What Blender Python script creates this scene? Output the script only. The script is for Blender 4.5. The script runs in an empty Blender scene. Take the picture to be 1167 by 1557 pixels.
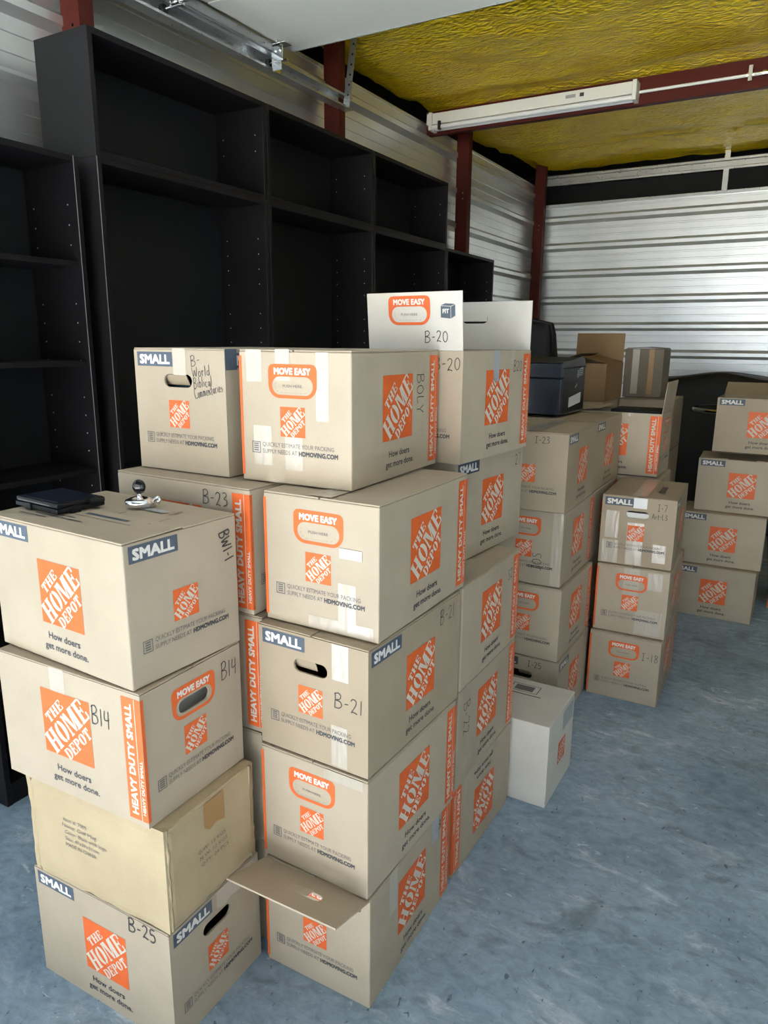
import bpy, bmesh, math, random
from mathutils import Matrix, Vector, noise

R = math.radians
rnd = random.Random(7)
scene = bpy.context.scene
COL = scene.collection

# ------------------------------------------------------------------ camera
FPX, IMG_W, IMG_H = 1099.17, 1167.0, 1557.0
cam_data = bpy.data.cameras.new('camera')
cam_data.sensor_fit = 'VERTICAL'
cam_data.sensor_height = 36.0
cam_data.lens = FPX / IMG_H * 36.0
cam_data.clip_start = 0.02
cam_data.clip_end = 200
cam = bpy.data.objects.new('camera', cam_data)
COL.objects.link(cam)
pitch, roll, yaw_cam = R(13.3136), R(-0.4451), R(30.0)
cam.matrix_world = (Matrix.Translation((0, 0, 1.555)) @ Matrix.Rotation(yaw_cam, 4, 'Z')
                    @ Matrix.Rotation(R(90) - pitch, 4, 'X') @ Matrix.Rotation(-roll, 4, 'Z'))
scene.camera = cam

# ------------------------------------------------------------------ sky, sun, exposure
world = bpy.data.worlds.new('daylight')
scene.world = world
world.use_nodes = True
wn = world.node_tree.nodes
bg = wn['Background']
bg.inputs['Color'].default_value = (0.80, 0.90, 1.0, 1)
bg.inputs['Strength'].default_value = 4.4

sun_data = bpy.data.lights.new('sun', 'SUN')
sun_data.energy = 66.0
sun_data.angle = R(0.53)
sun_data.color = (1.0, 0.955, 0.90)
sun = bpy.data.objects.new('sun', sun_data)
COL.objects.link(sun)
sun.rotation_euler = Vector((0.05, 0.80, -0.60)).to_track_quat('-Z', 'Y').to_euler()

vs = scene.view_settings
scene.display_settings.display_device = 'sRGB'
vs.view_transform = 'Standard'
vs.look = 'None'
vs.exposure = 0.0
vs.gamma = 1.0
vs.use_curve_mapping = False
scene.cycles.use_denoising = True
scene.cycles.max_bounces = 10
scene.cycles.diffuse_bounces = 6
scene.cycles.transparent_max_bounces = 16
scene.cycles.sample_clamp_indirect = 8.0


# ------------------------------------------------------------------ materials
def new_mat(name):
    m = bpy.data.materials.new(name)
    m.use_nodes = True
    nt = m.node_tree
    return m, nt, nt.nodes['Principled BSDF']


def plain(name, col, rough=0.6, metal=0.0, spec=0.5, bump=0.0, bscale=200.0, var=0.0, vscale=8.0):
    m, nt, p = new_mat(name)
    p.inputs['Base Color'].default_value = (*col, 1)
    p.inputs['Roughness'].default_value = rough
    p.inputs['Metallic'].default_value = metal
    p.inputs['Specular IOR Level'].default_value = spec
    tc = nt.nodes.new('ShaderNodeTexCoord')
    if bump:
        n = nt.nodes.new('ShaderNodeTexNoise')
        n.inputs['Scale'].default_value = bscale
        n.inputs['Detail'].default_value = 3
        b = nt.nodes.new('ShaderNodeBump')
        b.inputs['Strength'].default_value = bump
        b.inputs['Distance'].default_value = 0.002
        nt.links.new(tc.outputs['Object'], n.inputs['Vector'])
        nt.links.new(n.outputs['Fac'], b.inputs['Height'])
        nt.links.new(b.outputs['Normal'], p.inputs['Normal'])
    if var:
        n = nt.nodes.new('ShaderNodeTexNoise')
        n.inputs['Scale'].default_value = vscale
        n.inputs['Detail'].default_value = 4
        r = nt.nodes.new('ShaderNodeValToRGB')
        a = [max(0, c * (1 - var)) for c in col]
        c2 = [min(1, c * (1 + var)) for c in col]
        r.color_ramp.elements[0].position = 0.3
        r.color_ramp.elements[1].position = 0.7
        r.color_ramp.elements[0].color = (*a, 1)
        r.color_ramp.elements[1].color = (*c2, 1)
        nt.links.new(tc.outputs['Object'], n.inputs['Vector'])
        nt.links.new(n.outputs['Fac'], r.inputs['Fac'])
        nt.links.new(r.outputs['Color'], p.inputs['Base Color'])
    return m


def cardboard(name, col, var=0.07, corr=True):
    m, nt, p = new_mat(name)
    N, Lk = nt.nodes, nt.links
    p.inputs['Roughness'].default_value = 0.62
    p.inputs['Specular IOR Level'].default_value = 0.3
    tc = N.new('ShaderNodeTexCoord')
    oi = N.new('ShaderNodeObjectInfo')
    add = N.new('ShaderNodeVectorMath')
    add.operation = 'MULTIPLY_ADD'
    comb = N.new('ShaderNodeCombineXYZ')
    for k in range(3):
        Lk.new(oi.outputs['Random'], comb.inputs[k])
    add.inputs[1].default_value = (37.0, 53.0, 19.0)
    Lk.new(comb.outputs[0], add.inputs[0])
    Lk.new(tc.outputs['Object'], add.inputs[2])
    # broad blotches, fine speckle
    n1 = N.new('ShaderNodeTexNoise')
    n1.inputs['Scale'].default_value = 7.0
    n1.inputs['Detail'].default_value = 5
    n2 = N.new('ShaderNodeTexNoise')
    n2.inputs['Scale'].default_value = 420.0
    n2.inputs['Detail'].default_value = 2
    Lk.new(add.outputs[0], n1.inputs['Vector'])
    Lk.new(add.outputs[0], n2.inputs['Vector'])
    mix = N.new('ShaderNodeMix')
    mix.data_type = 'FLOAT'
    mix.inputs[0].default_value = 0.35
    Lk.new(n1.outputs['Fac'], mix.inputs[2])
    Lk.new(n2.outputs['Fac'], mix.inputs[3])
    ramp = N.new('ShaderNodeValToRGB')
    ramp.color_ramp.elements[0].position = 0.30
    ramp.color_ramp.elements[1].position = 0.70
    ramp.color_ramp.elements[0].color = (*[c * (1 - var * (1 + 0.25 * i)) for i, c in enumerate(col)], 1)
    ramp.color_ramp.elements[1].color = (*[min(1, c * (1 + var)) for c in col], 1)
    Lk.new(mix.outputs[0], ramp.inputs['Fac'])
    # each box a touch lighter or darker than the next
    hv = N.new('ShaderNodeHueSaturation')
    mr = N.new('ShaderNodeMapRange')
    mr.inputs['To Min'].default_value = 0.93
    mr.inputs['To Max'].default_value = 1.05
    Lk.new(oi.outputs['Random'], mr.inputs['Value'])
    Lk.new(mr.outputs[0], hv.inputs['Value'])
    Lk.new(ramp.outputs['Color'], hv.inputs['Color'])
    Lk.new(hv.outputs['Color'], p.inputs['Base Color'])
    # flute ridges (vertical) and paper grain
    wv = N.new('ShaderNodeTexWave')
    wv.wave_type = 'BANDS'
    wv.bands_direction = 'DIAGONAL'
    wv.inputs['Scale'].default_value = 18.0
    mp = N.new('ShaderNodeMapping')
    mp.inputs['Scale'].default_value = (1, 1, 0.0)
    Lk.new(tc.outputs['Object'], mp.inputs['Vector'])
    Lk.new(mp.outputs[0], wv.inputs['Vector'])
    b1 = N.new('ShaderNodeBump')
    b1.inputs['Strength'].default_value = 0.05 if corr else 0.02
    b1.inputs['Distance'].default_value = 0.003
    Lk.new(wv.outputs['Fac'], b1.inputs['Height'])
    b2 = N.new('ShaderNodeBump')
    b2.inputs['Strength'].default_value = 0.25
    b2.inputs['Distance'].default_value = 0.01
    Lk.new(n1.outputs['Fac'], b2.inputs['Height'])
    Lk.new(b1.outputs['Normal'], b2.inputs['Normal'])
    Lk.new(b2.outputs['Normal'], p.inputs['Normal'])
    return m


M = {}
M['kraft'] = cardboard('light_kraft_cardboard', (0.402, 0.333, 0.248))
M['kraft_tan'] = cardboard('tan_kraft_cardboard', (0.355, 0.284, 0.198))
M['kraft_yellow'] = cardboard('yellowed_cardboard', (0.385, 0.305, 0.188), var=0.12)
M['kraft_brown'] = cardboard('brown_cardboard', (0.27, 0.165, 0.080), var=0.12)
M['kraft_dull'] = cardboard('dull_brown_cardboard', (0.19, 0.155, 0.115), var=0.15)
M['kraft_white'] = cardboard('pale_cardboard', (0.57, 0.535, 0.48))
M['orange'] = plain('orange_print', (0.68, 0.115, 0.018), 0.55, var=0.06, vscale=40)
M['paper'] = plain('unprinted_letters', (0.57, 0.505, 0.42), 0.6)
M['white_print'] = plain('white_print', (0.66, 0.625, 0.575), 0.6)
M['slate'] = plain('slate_blue_print', (0.068, 0.088, 0.118), 0.55, var=0.08, vscale=40)
M['ink'] = plain('dark_grey_print', (0.055, 0.055, 0.06), 0.6)
M['ink_soft'] = plain('grey_print', (0.13, 0.12, 0.115), 0.6)
M['marker'] = plain('black_marker', (0.035, 0.033, 0.035), 0.5)
M['brown_tape'] = plain('brown_paper_tape', (0.33, 0.19, 0.075), 0.4)
M['wood'] = plain('black_brown_laminate', (0.0075, 0.0066, 0.0075), 0.5, spec=0.2, bump=0.05, bscale=90, var=0.25, vscale=5)
M['wood_back'] = plain('black_back_board', (0.005, 0.005, 0.0065), 0.6)
M['edge'] = plain('worn_edge_band', (0.22, 0.20, 0.20), 0.5)
M['pin'] = plain('pale_peg_hole_rim', (0.45, 0.43, 0.42), 0.5)
M['red_steel'] = plain('red_primer_steel', (0.085, 0.013, 0.008), 0.55, spec=0.2, bump=0.1, bscale=60, var=0.2, vscale=6)
M['black_plastic'] = plain('black_plastic', (0.009, 0.010, 0.012), 0.42, spec=0.22, bump=0.04, bscale=300)
M['navy_plastic'] = plain('navy_plastic', (0.008, 0.012, 0.024), 0.34, spec=0.3)
M['black_fabric'] = plain('black_fabric', (0.008, 0.008, 0.009), 0.8, bump=0.3, bscale=250)
M['dark_tarp'] = plain('black_tarpaulin', (0.006, 0.007, 0.010), 0.55, bump=0.3, bscale=12)
M['chrome'] = plain('chrome', (0.80, 0.81, 0.83), 0.10, metal=1.0)
M['gloss_black'] = plain('gloss_black', (0.006, 0.006, 0.007), 0.08)
M['sticker'] = plain('white_sticker', (0.72, 0.72, 0.70), 0.5)
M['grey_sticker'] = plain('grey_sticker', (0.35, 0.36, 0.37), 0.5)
M['enamel'] = plain('white_enamel', (0.80, 0.80, 0.74), 0.35)
M['tube'] = plain('fluorescent_tube_glass', (0.78, 0.79, 0.78), 0.15)
M['door_paint'] = plain('white_stucco_embossed_door', (0.84, 0.83, 0.76), 0.5, bump=0.5, bscale=160)
M['rubber'] = plain('black_rubber', (0.015, 0.015, 0.015), 0.6)
M['glass_dark'] = plain('smoked_glass', (0.02, 0.025, 0.03), 0.05)
M['book_teal'] = plain('teal_book_cover', (0.012, 0.05, 0.065), 0.5)
M['page'] = plain('page_block', (0.72, 0.70, 0.66), 0.7)
M['asphalt'] = plain('pale_concrete_apron', (0.64, 0.62, 0.57), 0.85, var=0.10, vscale=1.2)
M['dark_roof'] = plain('dark_roof_sheet', (0.05, 0.05, 0.05), 0.7)


def tape_mat():
    m, nt, p = new_mat('clear_packing_tape')
    N, Lk = nt.nodes, nt.links
    p.inputs['Base Color'].default_value = (0.43, 0.37, 0.295, 1)
    p.inputs['Roughness'].default_value = 0.28
    p.inputs['Specular IOR Level'].default_value = 0.6
    p.inputs['Coat Weight'].default_value = 0.8
    p.inputs['Coat Roughness'].default_value = 0.20
    n = N.new('ShaderNodeTexNoise')
    n.inputs['Scale'].default_value = 11
    n.inputs['Detail'].default_value = 1.5
    n.inputs['Distortion'].default_value = 1.2
    tc = N.new('ShaderNodeTexCoord')
    mp = N.new('ShaderNodeMapping')
    mp.inputs['Scale'].default_value = (2.2, 2.2, 0.6)
    b = N.new('ShaderNodeBump')
    b.inputs['Strength'].default_value = 0.7
    b.inputs['Distance'].default_value = 0.006
    Lk.new(tc.outputs['Object'], mp.inputs['Vector'])
    Lk.new(mp.outputs[0], n.inputs['Vector'])
    Lk.new(n.outputs['Fac'], b.inputs['Height'])
    Lk.new(b.outputs['Normal'], p.inputs['Normal'])
    return m


M['tape'] = tape_mat()


def metal_sheet(name, col, rough):
    m, nt, p = new_mat(name)
    N, Lk = nt.nodes, nt.links
    p.inputs['Metallic'].default_value = 0.85
    tc = N.new('ShaderNodeTexCoord')
    n = N.new('ShaderNodeTexNoise')
    n.inputs['Scale'].default_value = 3.0
    n.inputs['Detail'].default_value = 6
    v = N.new('ShaderNodeTexVoronoi')
    v.inputs['Scale'].default_value = 160
    Lk.new(tc.outputs['Object'], n.inputs['Vector'])
    Lk.new(tc.outputs['Object'], v.inputs['Vector'])
    r = N.new('ShaderNodeValToRGB')
    r.color_ramp.elements[0].position = 0.3
    r.color_ramp.elements[1].position = 0.7
    r.color_ramp.elements[0].color = (*[c * 0.86 for c in col], 1)
    r.color_ramp.elements[1].color = (*col, 1)
    Lk.new(n.outputs['Fac'], r.inputs['Fac'])
    Lk.new(r.outputs['Color'], p.inputs['Base Color'])
    mr = N.new('ShaderNodeMapRange')
    mr.inputs['To Min'].default_value = rough - 0.06
    mr.inputs['To Max'].default_value = rough + 0.08
    Lk.new(v.outputs['Color'], mr.inputs['Value'])
    Lk.new(mr.outputs[0], p.inputs['Roughness'])
    return m


M['siding'] = metal_sheet('galvalume_siding', (0.82, 0.84, 0.83), 0.36)
M['galv'] = metal_sheet('galvanized_steel', (0.58, 0.60, 0.60), 0.32)


def floor_mat():
    m, nt, p = new_mat('sealed_blue_grey_concrete')
    N, Lk = nt.nodes, nt.links
    tc = N.new('ShaderNodeTexCoord')

    def nz(scale, detail, dist=0.0, sc=(1, 1, 1), rough=0.55):
        mp = N.new('ShaderNodeMapping')
        mp.inputs['Scale'].default_value = sc
        t = N.new('ShaderNodeTexNoise')
        t.inputs['Scale'].default_value = scale
        t.inputs['Detail'].default_value = detail
        t.inputs['Distortion'].default_value = dist
        t.inputs['Roughness'].default_value = rough
        Lk.new(tc.outputs['Object'], mp.inputs['Vector'])
        Lk.new(mp.outputs[0], t.inputs['Vector'])
        return t

    def ramp(src, p0, p1, c0, c1):
        r = N.new('ShaderNodeValToRGB')
        r.color_ramp.elements[0].position = p0
        r.color_ramp.elements[1].position = p1
        r.color_ramp.elements[0].color = (*c0, 1)
        r.color_ramp.elements[1].color = (*c1, 1)
        Lk.new(src.outputs['Fac'], r.inputs['Fac'])
        return r

    def mixc(fac, a, b):
        x = N.new('ShaderNodeMix')
        x.data_type = 'RGBA'
        Lk.new(fac, x.inputs[0])
        Lk.new(a, x.inputs[6])
        if isinstance(b, tuple):
            x.inputs[7].default_value = (*b, 1)
        else:
            Lk.new(b, x.inputs[7])
        return x.outputs[2]
    base = ramp(nz(2.2, 8, 0.6), 0.32, 0.68, (0.205, 0.290, 0.375), (0.345, 0.445, 0.545))
    # pale scuffs drawn along one direction
    sc = ramp(nz(7, 10, 1.0, (0.55, 1.35, 1), 0.72), 0.545, 0.70, (0, 0, 0), (1, 1, 1))
    patch = ramp(nz(2.1, 5, 0.6), 0.42, 0.62, (0.08, 0.08, 0.08), (0.95, 0.95, 0.95))
    mul = N.new('ShaderNodeMath')
    mul.operation = 'MULTIPLY'
    Lk.new(sc.outputs['Color'], mul.inputs[0])
    Lk.new(patch.outputs['Color'], mul.inputs[1])
    c = mixc(mul.outputs[0], base.outputs['Color'], (0.68, 0.73, 0.77))
    # darker oily stains and small specks
    st = ramp(nz(4.2, 9, 1.4, (0.8, 1.3, 1), 0.65), 0.54, 0.66, (0, 0, 0), (0.62, 0.62, 0.62))
    c = mixc(st.outputs['Color'], c, (0.135, 0.180, 0.205))
    sp = ramp(nz(60, 3, 0.5, (1, 0.6, 1)), 0.66, 0.72, (0, 0, 0), (0.7, 0.7, 0.7))
    c = mixc(sp.outputs['Color'], c, (0.035, 0.045, 0.055))
    fl = ramp(nz(19, 4, 1.6, (0.7, 1.2, 1)), 0.665, 0.73, (0, 0, 0), (0.85, 0.85, 0.85))
    c = mixc(fl.outputs['Color'], c, (0.62, 0.68, 0.72))
    mo = ramp(nz(26, 9, 0.6, (0.8, 1.2, 1), 0.7), 0.30, 0.70, (0.66, 0.68, 0.70), (1.22, 1.20, 1.18))
    mm = N.new('ShaderNodeMix')
    mm.data_type = 'RGBA'
    mm.blend_type = 'MULTIPLY'
    mm.inputs[0].default_value = 1.0
    Lk.new(c, mm.inputs[6])
    Lk.new(mo.outputs['Color'], mm.inputs[7])
    c = mm.outputs[2]
    Lk.new(c, p.inputs['Base Color'])
    rr = ramp(nz(5, 6, 0.5), 0.3, 0.7, (0.34, 0.34, 0.34), (0.60, 0.60, 0.60))
    Lk.new(rr.outputs['Color'], p.inputs['Roughness'])
    b = N.new('ShaderNodeBump')
    b.inputs['Strength'].default_value = 0.25
    b.inputs['Distance'].default_value = 0.004
    Lk.new(nz(45, 8).outputs['Fac'], b.inputs['Height'])
    Lk.new(b.outputs['Normal'], p.inputs['Normal'])
    return m


M['floor'] = floor_mat()


def insulation_mat():
    m, nt, p = new_mat('yellow_faced_insulation')
    N, Lk = nt.nodes, nt.links
    p.inputs['Roughness'].default_value = 0.33
    p.inputs['Metallic'].default_value = 0.12
    p.inputs['Specular IOR Level'].default_value = 0.55
    tc = N.new('ShaderNodeTexCoord')
    n = N.new('ShaderNodeTexNoise')
    n.inputs['Scale'].default_value = 5
    n.inputs['Detail'].default_value = 7
    n.inputs['Distortion'].default_value = 0.8
    r = N.new('ShaderNodeValToRGB')
    r.color_ramp.elements[0].position = 0.3
    r.color_ramp.elements[1].position = 0.7
    r.color_ramp.elements[0].color = (0.86, 0.535, 0.004, 1)
    r.color_ramp.elements[1].color = (1.0, 0.72, 0.012, 1)
    Lk.new(tc.outputs['Object'], n.inputs['Vector'])
    Lk.new(n.outputs['Fac'], r.inputs['Fac'])
    Lk.new(r.outputs['Color'], p.inputs['Base Color'])
    v = N.new('ShaderNodeTexVoronoi')
    v.inputs['Scale'].default_value = 42
    v.feature = 'SMOOTH_F1'
    mp = N.new('ShaderNodeMapping')
    mp.inputs['Scale'].default_value = (0.75, 1.5, 1)
    n3 = N.new('ShaderNodeTexNoise')
    n3.inputs['Scale'].default_value = 30
    n3.inputs['Detail'].default_value = 4
    n3.inputs['Distortion'].default_value = 1.0
    Lk.new(tc.outputs['Object'], mp.inputs['Vector'])
    Lk.new(mp.outputs[0], v.inputs['Vector'])
    Lk.new(mp.outputs[0], n3.inputs['Vector'])
    a = N.new('ShaderNodeMath')
    a.operation = 'ADD'
    Lk.new(v.outputs['Distance'], a.inputs[0])
    Lk.new(n3.outputs['Fac'], a.inputs[1])
    b = N.new('ShaderNodeBump')
    b.inputs['Strength'].default_value = 1.0
    b.inputs['Distance'].default_value = 0.022
    Lk.new(a.outputs[0], b.inputs['Height'])
    Lk.new(b.outputs['Normal'], p.inputs['Normal'])
    return m


M['insulation'] = insulation_mat()


# ------------------------------------------------------------------ mesh helpers
class MB:
    def __init__(self):
        self.v, self.f, self.mi, self.mats, self.sm = [], [], [], [], False

    def slot(self, m):
        if m not in self.mats:
            self.mats.append(m)
        return self.mats.index(m)

    def face(self, pts, m):
        i = len(self.v)
        self.v += [tuple(p) for p in pts]
        self.f.append(tuple(range(i, i + len(pts))))
        self.mi.append(self.slot(m))

    def box(self, x0, y0, z0, x1, y1, z1, m):
        i = len(self.v)
        self.v += [(x, y, z) for z in (z0, z1) for y in (y0, y1) for x in (x0, x1)]
        for q in ((0, 2, 3, 1), (4, 5, 7, 6), (0, 1, 5, 4), (2, 6, 7, 3), (0, 4, 6, 2), (1, 3, 7, 5)):
            self.f.append(tuple(i + k for k in q))
            self.mi.append(self.slot(m))

    def prism(self, poly, a0, a1, m, axis='Y', caps=True):
        """poly: 2-D outline; extruded along an axis from a0 to a1."""
        def pt(p, a):
            return {'X': (a, p[0], p[1]), 'Y': (p[0], a, p[1]), 'Z': (p[0], p[1], a)}[axis]
        n, i = len(poly), len(self.v)
        self.v += [pt(p, a0) for p in poly] + [pt(p, a1) for p in poly]
        s = self.slot(m)
        for k in range(n):
            j = (k + 1) % n
            self.f.append((i + k, i + j, i + n + j, i + n + k))
            self.mi.append(s)
        if caps:
            self.f += [tuple(i + k for k in range(n)), tuple(i + n + k for k in reversed(range(n)))]
            self.mi += [s, s]

    def tube(self, pts, r, m, n=10, caps=True):
        pts = [Vector(p) for p in pts]
        i0 = len(self.v)
        s = self.slot(m)
        for k, p in enumerate(pts):
            d = (pts[min(k + 1, len(pts) - 1)] - pts[max(k - 1, 0)]).normalized()
            up = Vector((0, 0, 1)) if abs(d.z) < 0.9 else Vector((1, 0, 0))
            a = d.cross(up).normalized()
            b = d.cross(a)
            rr = r[k] if isinstance(r, (list, tuple)) else r
            for q in range(n):
                t = 2 * math.pi * q / n
                self.v.append(tuple(p + a * math.cos(t) * rr + b * math.sin(t) * rr))
        for k in range(len(pts) - 1):
            for q in range(n):
                w = (q + 1) % n
                self.f.append((i0 + k * n + q, i0 + k * n + w, i0 + (k + 1) * n + w, i0 + (k + 1) * n + q))
                self.mi.append(s)
        if caps:
            self.f += [tuple(i0 + q for q in reversed(range(n))), tuple(i0 + (len(pts) - 1) * n + q for q in range(n))]
            self.mi += [s, s]

    def lathe(self, prof, m, n=32, c=(0, 0, 0)):
        i0, s = len(self.v), self.slot(m)
        for (r, z) in prof:
            for q in range(n):
                t = 2 * math.pi * q / n
                self.v.append((c[0] + r * math.cos(t), c[1] + r * math.sin(t), c[2] + z))
        for k in range(len(prof) - 1):
            for q in range(n):
                w = (q + 1) % n
                self.f.append((i0 + k * n + q, i0 + k * n + w, i0 + (k + 1) * n + w, i0 + (k + 1) * n + q))
                self.mi.append(s)

    def mesh(self, name, bevel=0.0, smooth=False, seg=2, fix=True):
        me = bpy.data.meshes.new(name)
        me.from_pydata(self.v, [], self.f)
        for m in self.mats:
            me.materials.append(M[m])
        me.polygons.foreach_set('material_index', self.mi)
        if fix or bevel:
            bm = bmesh.new()
            bm.from_mesh(me)
            bmesh.ops.remove_doubles(bm, verts=bm.verts, dist=1e-6)
            if bevel:
                bmesh.ops.bevel(bm, geom=list(bm.edges), offset=bevel, segments=seg, profile=0.5, affect='EDGES')
            bmesh.ops.recalc_face_normals(bm, faces=bm.faces)
            bm.to_mesh(me)
            bm.free()
        if smooth:
            me.polygons.foreach_set('use_smooth', [True] * len(me.polygons))
        me.update()
        return me


def obj(name, me, parent=None, loc=(0, 0, 0), rot=(0, 0, 0)):
    o = bpy.data.objects.new(name, me)
    COL.objects.link(o)
    o.location = loc
    o.rotation_euler = rot
    if parent is not None:
        o.parent = parent
    return o


def empty(name, loc=(0, 0, 0), rot=(0, 0, 0)):
    o = bpy.data.objects.new(name, None)
    o.empty_display_size = 0.05
    COL.objects.link(o)
    o.location = loc
    o.rotation_euler = rot
    return o


def tag(o, label, cat, group=None):
    o['label'] = label
    o['category'] = cat
    if group:
        o['group'] = group
    return o


def struct(o, label=None):
    o['kind'] = 'structure'
    if label:
        o['label'] = label
    return o


# ================================================================== THE ROOM
SC = 1.045                      # the shell stands this much farther out than first measured


def zc(z):
    return 1.555 + (z - 1.555) * SC


XL, XR, YB, YF = -2.44 * SC, 1.75, 7.05 * SC, -3.60
ZROOF = 3.48
mb = MB()
mb.box(-4.2, YF, -0.12, XR + 0.6, 9.0, 0.0, 'floor')
struct(obj('floor', mb.mesh('floor')), 'blue-grey sealed concrete floor with pale scuffs')
mb = MB()
mb.box(-30, -30, -0.14, 30, YF, -0.01, 'asphalt')
struct(obj('ground', mb.mesh('ground')), 'pale concrete apron outside the unit')


def siding_profile(z0, z1, pitch, phase):
    """depth(z) outline: one bold rib and two shallow swages per pitch."""
    pts = [(0.0, z0)]
    k = math.floor((z0 - phase) / pitch) - 1
    while phase + k * pitch < z1 + pitch:
        b = phase + k * pitch
        for dz, d in ((-0.046, 0), (-0.020, 0.036), (0.010, 0.036), (0.036, 0),
                      (0.084, 0), (0.0855, 0.007), (0.098, 0.007), (0.101, 0),
                      (0.150, 0), (0.1515, 0.007), (0.164, 0.007), (0.167, 0)):
            z = b + dz
            if z0 < z < z1:
                pts.append((d, z))
        k += 1
    pts.append((0.0, z1))
    return pts


def siding(name, z0, z1, a0, a1, pitch, phase, place, mat='siding'):
    mb = MB()
    pr = siding_profile(z0, z1, pitch, phase)
    for (d0, za), (d1, zb) in zip(pr[:-1], pr[1:]):
        mb.face([place(d0, a0, za), place(d1, a0, zb), place(d1, a1, zb), place(d0, a1, za)], mat)
    # back skin so the wall has thickness
    mb.face([place(-0.06, a0, z0), place(-0.06, a0, z1), place(-0.06, a1, z1), place(-0.06, a1, z0)], mat)
    mb.face([place(0, a0, z1), place(0, a1, z1), place(-0.06, a1, z1), place(-0.06, a0, z1)], mat)
    return struct(obj(name, mb.mesh(name, fix=False)))


siding('wall_left', 0.0, zc(2.98), YF, YB, 0.2405 * SC, zc(1.705) - 0.03, lambda d, a, z: (XL + d, a, z))['label'] = 'ribbed galvanized metal partition behind the bookcases'
siding('wall_back', 0.0, zc(2.79), XL, XR, 0.2405 * SC, zc(1.705), lambda d, a, z: (a, YB - d, z))['label'] = 'ribbed galvanized metal back partition'
siding('wall_right', 0.0, zc(2.98), YF, YB, 0.2405 * SC, zc(1.705), lambda d, a, z: (XR - d, a, z))
# top cap on the back partition
mb = MB()
mb.box(XL, YB - 0.03, zc(2.775), XR, YB + 0.03, zc(2.80), 'galv')
struct(obj('trim_1', mb.mesh('trim_1', bevel=0.003)))
# the outer shell: neighbouring units stay dark
mb = MB()
mb.box(-4.3, YF, 0, -4.2, 9.0, ZROOF, 'dark_roof')
struct(obj('wall_outer_left', mb.mesh('wall_outer_left')))
mb = MB()
mb.box(-4.3, 9.0, 0, XR + 0.7, 9.1, ZROOF, 'dark_roof')
struct(obj('wall_outer_back', mb.mesh('wall_outer_back')))
mb = MB()
mb.box(XR + 0.6, YF, 0, XR + 0.7, 9.0, ZROOF, 'dark_roof')
struct(obj('wall_outer_right', mb.mesh('wall_outer_right')))
mb = MB()
mb.box(-4.3, YF - 0.1, ZROOF, XR + 0.7, 9.1, ZROOF + 0.06, 'dark_roof')
struct(obj('ceiling', mb.mesh('ceiling')))
# front wall with the door opening the daylight comes through
mb = MB()
mb.box(-4.3, YF - 0.1, 0, -2.40, YF, ZROOF, 'siding')
mb.box(1.50, YF - 0.1, 0, XR + 0.7, YF, ZROOF, 'siding')
mb.box(-2.40, YF - 0.1, 2.80, 1.50, YF, ZROOF, 'siding')
struct(obj('wall_front', mb.mesh('wall_front')))

# red steel columns along the partition (C sections, open side away from the camera)
for i, y0 in enumerate((1.90 * SC, 3.51 * SC, 5.20 * SC, 6.93 * SC)):
    mb = MB()
    w, d, t = 0.064, 0.098, 0.006
    x0 = XL + 0.027
    mb.prism([(x0, y0), (x0 + d, y0), (x0 + d, y0 + w), (x0 + d - 0.02, y0 + w), (x0 + d - 0.02, y0 + w - t),
              (x0 + d - t, y0 + w - t), (x0 + d - t, y0 + t), (x0, y0 + t)], 0.0, 3.40, 'red_steel', axis='Z')
    o = struct(obj('column', mb.mesh('column')))
    o['label'] = ['red steel column above the tallest bookcase end', 'red steel column by the door track end',
                  'red steel column under the light fixture end', 'red steel column in the far corner'][i]
    for zz in (2.62, 2.66):
        b = MB()
        b.lathe([(0, -0.004), (0.006, -0.004), (0.006, 0.0), (0, 0.0)], 'galv', 8)
        obj('bolt', b.mesh('bolt'), o, (x0 + d * 0.6, y0 - 0.0, zz), (R(90), 0, 0))


# ---- draped insulation under the roof: one sheet per purlin bay
def ins_z(x, y):
    x, y = x / SC, y / SC
    p0, p1 = 4.79, 6.18
    d = min(abs(y - 3.40), abs(y - p0), abs(y - p1), abs(y - 7.6))
    sag = 0.05 * math.exp(-(d / 0.10) ** 2)
    z = 3.105 + 0.02 * sag
    z -= 0.045 * (1 - math.exp(-(d / 0.16) ** 2))
    z += 0.022 * noise.noise((x * 1.6, y * 2.4, 1.3)) + 0.012 * noise.noise((x * 5, y * 7, 4.0)) + 0.006 * noise.noise((x * 13, y * 17, 8.0))
    if y > 6.3:
        z += 0.06
    if x < -2.3:
        z += min(0.05, (-2.3 - x) * 0.15)
    return zc(z)


for (ya, yb) in ((1.9, 3.40), (3.40, 4.79), (4.79, 6.18), (6.18, 7.16)):
    mb = MB()
    nx, ny = 96, 40
    xs = [-2.62 + (XR + 0.5 + 2.62) * i / nx for i in range(nx + 1)]
    ys = [(ya + (yb - ya) * j / ny) * SC for j in range(ny + 1)]
    for j in range(ny + 1):
        for i in range(nx + 1):
            mb.v.append((xs[i], ys[j], ins_z(xs[i], ys[j])))
    s = mb.slot('insulation')
    for j in range(ny):
        for i in range(nx):
            a = j * (nx + 1) + i
            mb.f.append((a, a + nx + 1, a + nx + 2, a + 1))
            mb.mi.append(s)
    o = obj('insulation_blanket', mb.mesh('insulation_blanket', smooth=True, fix=False))
    struct(o, 'wrinkled yellow insulation blanket under the roof')
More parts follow.
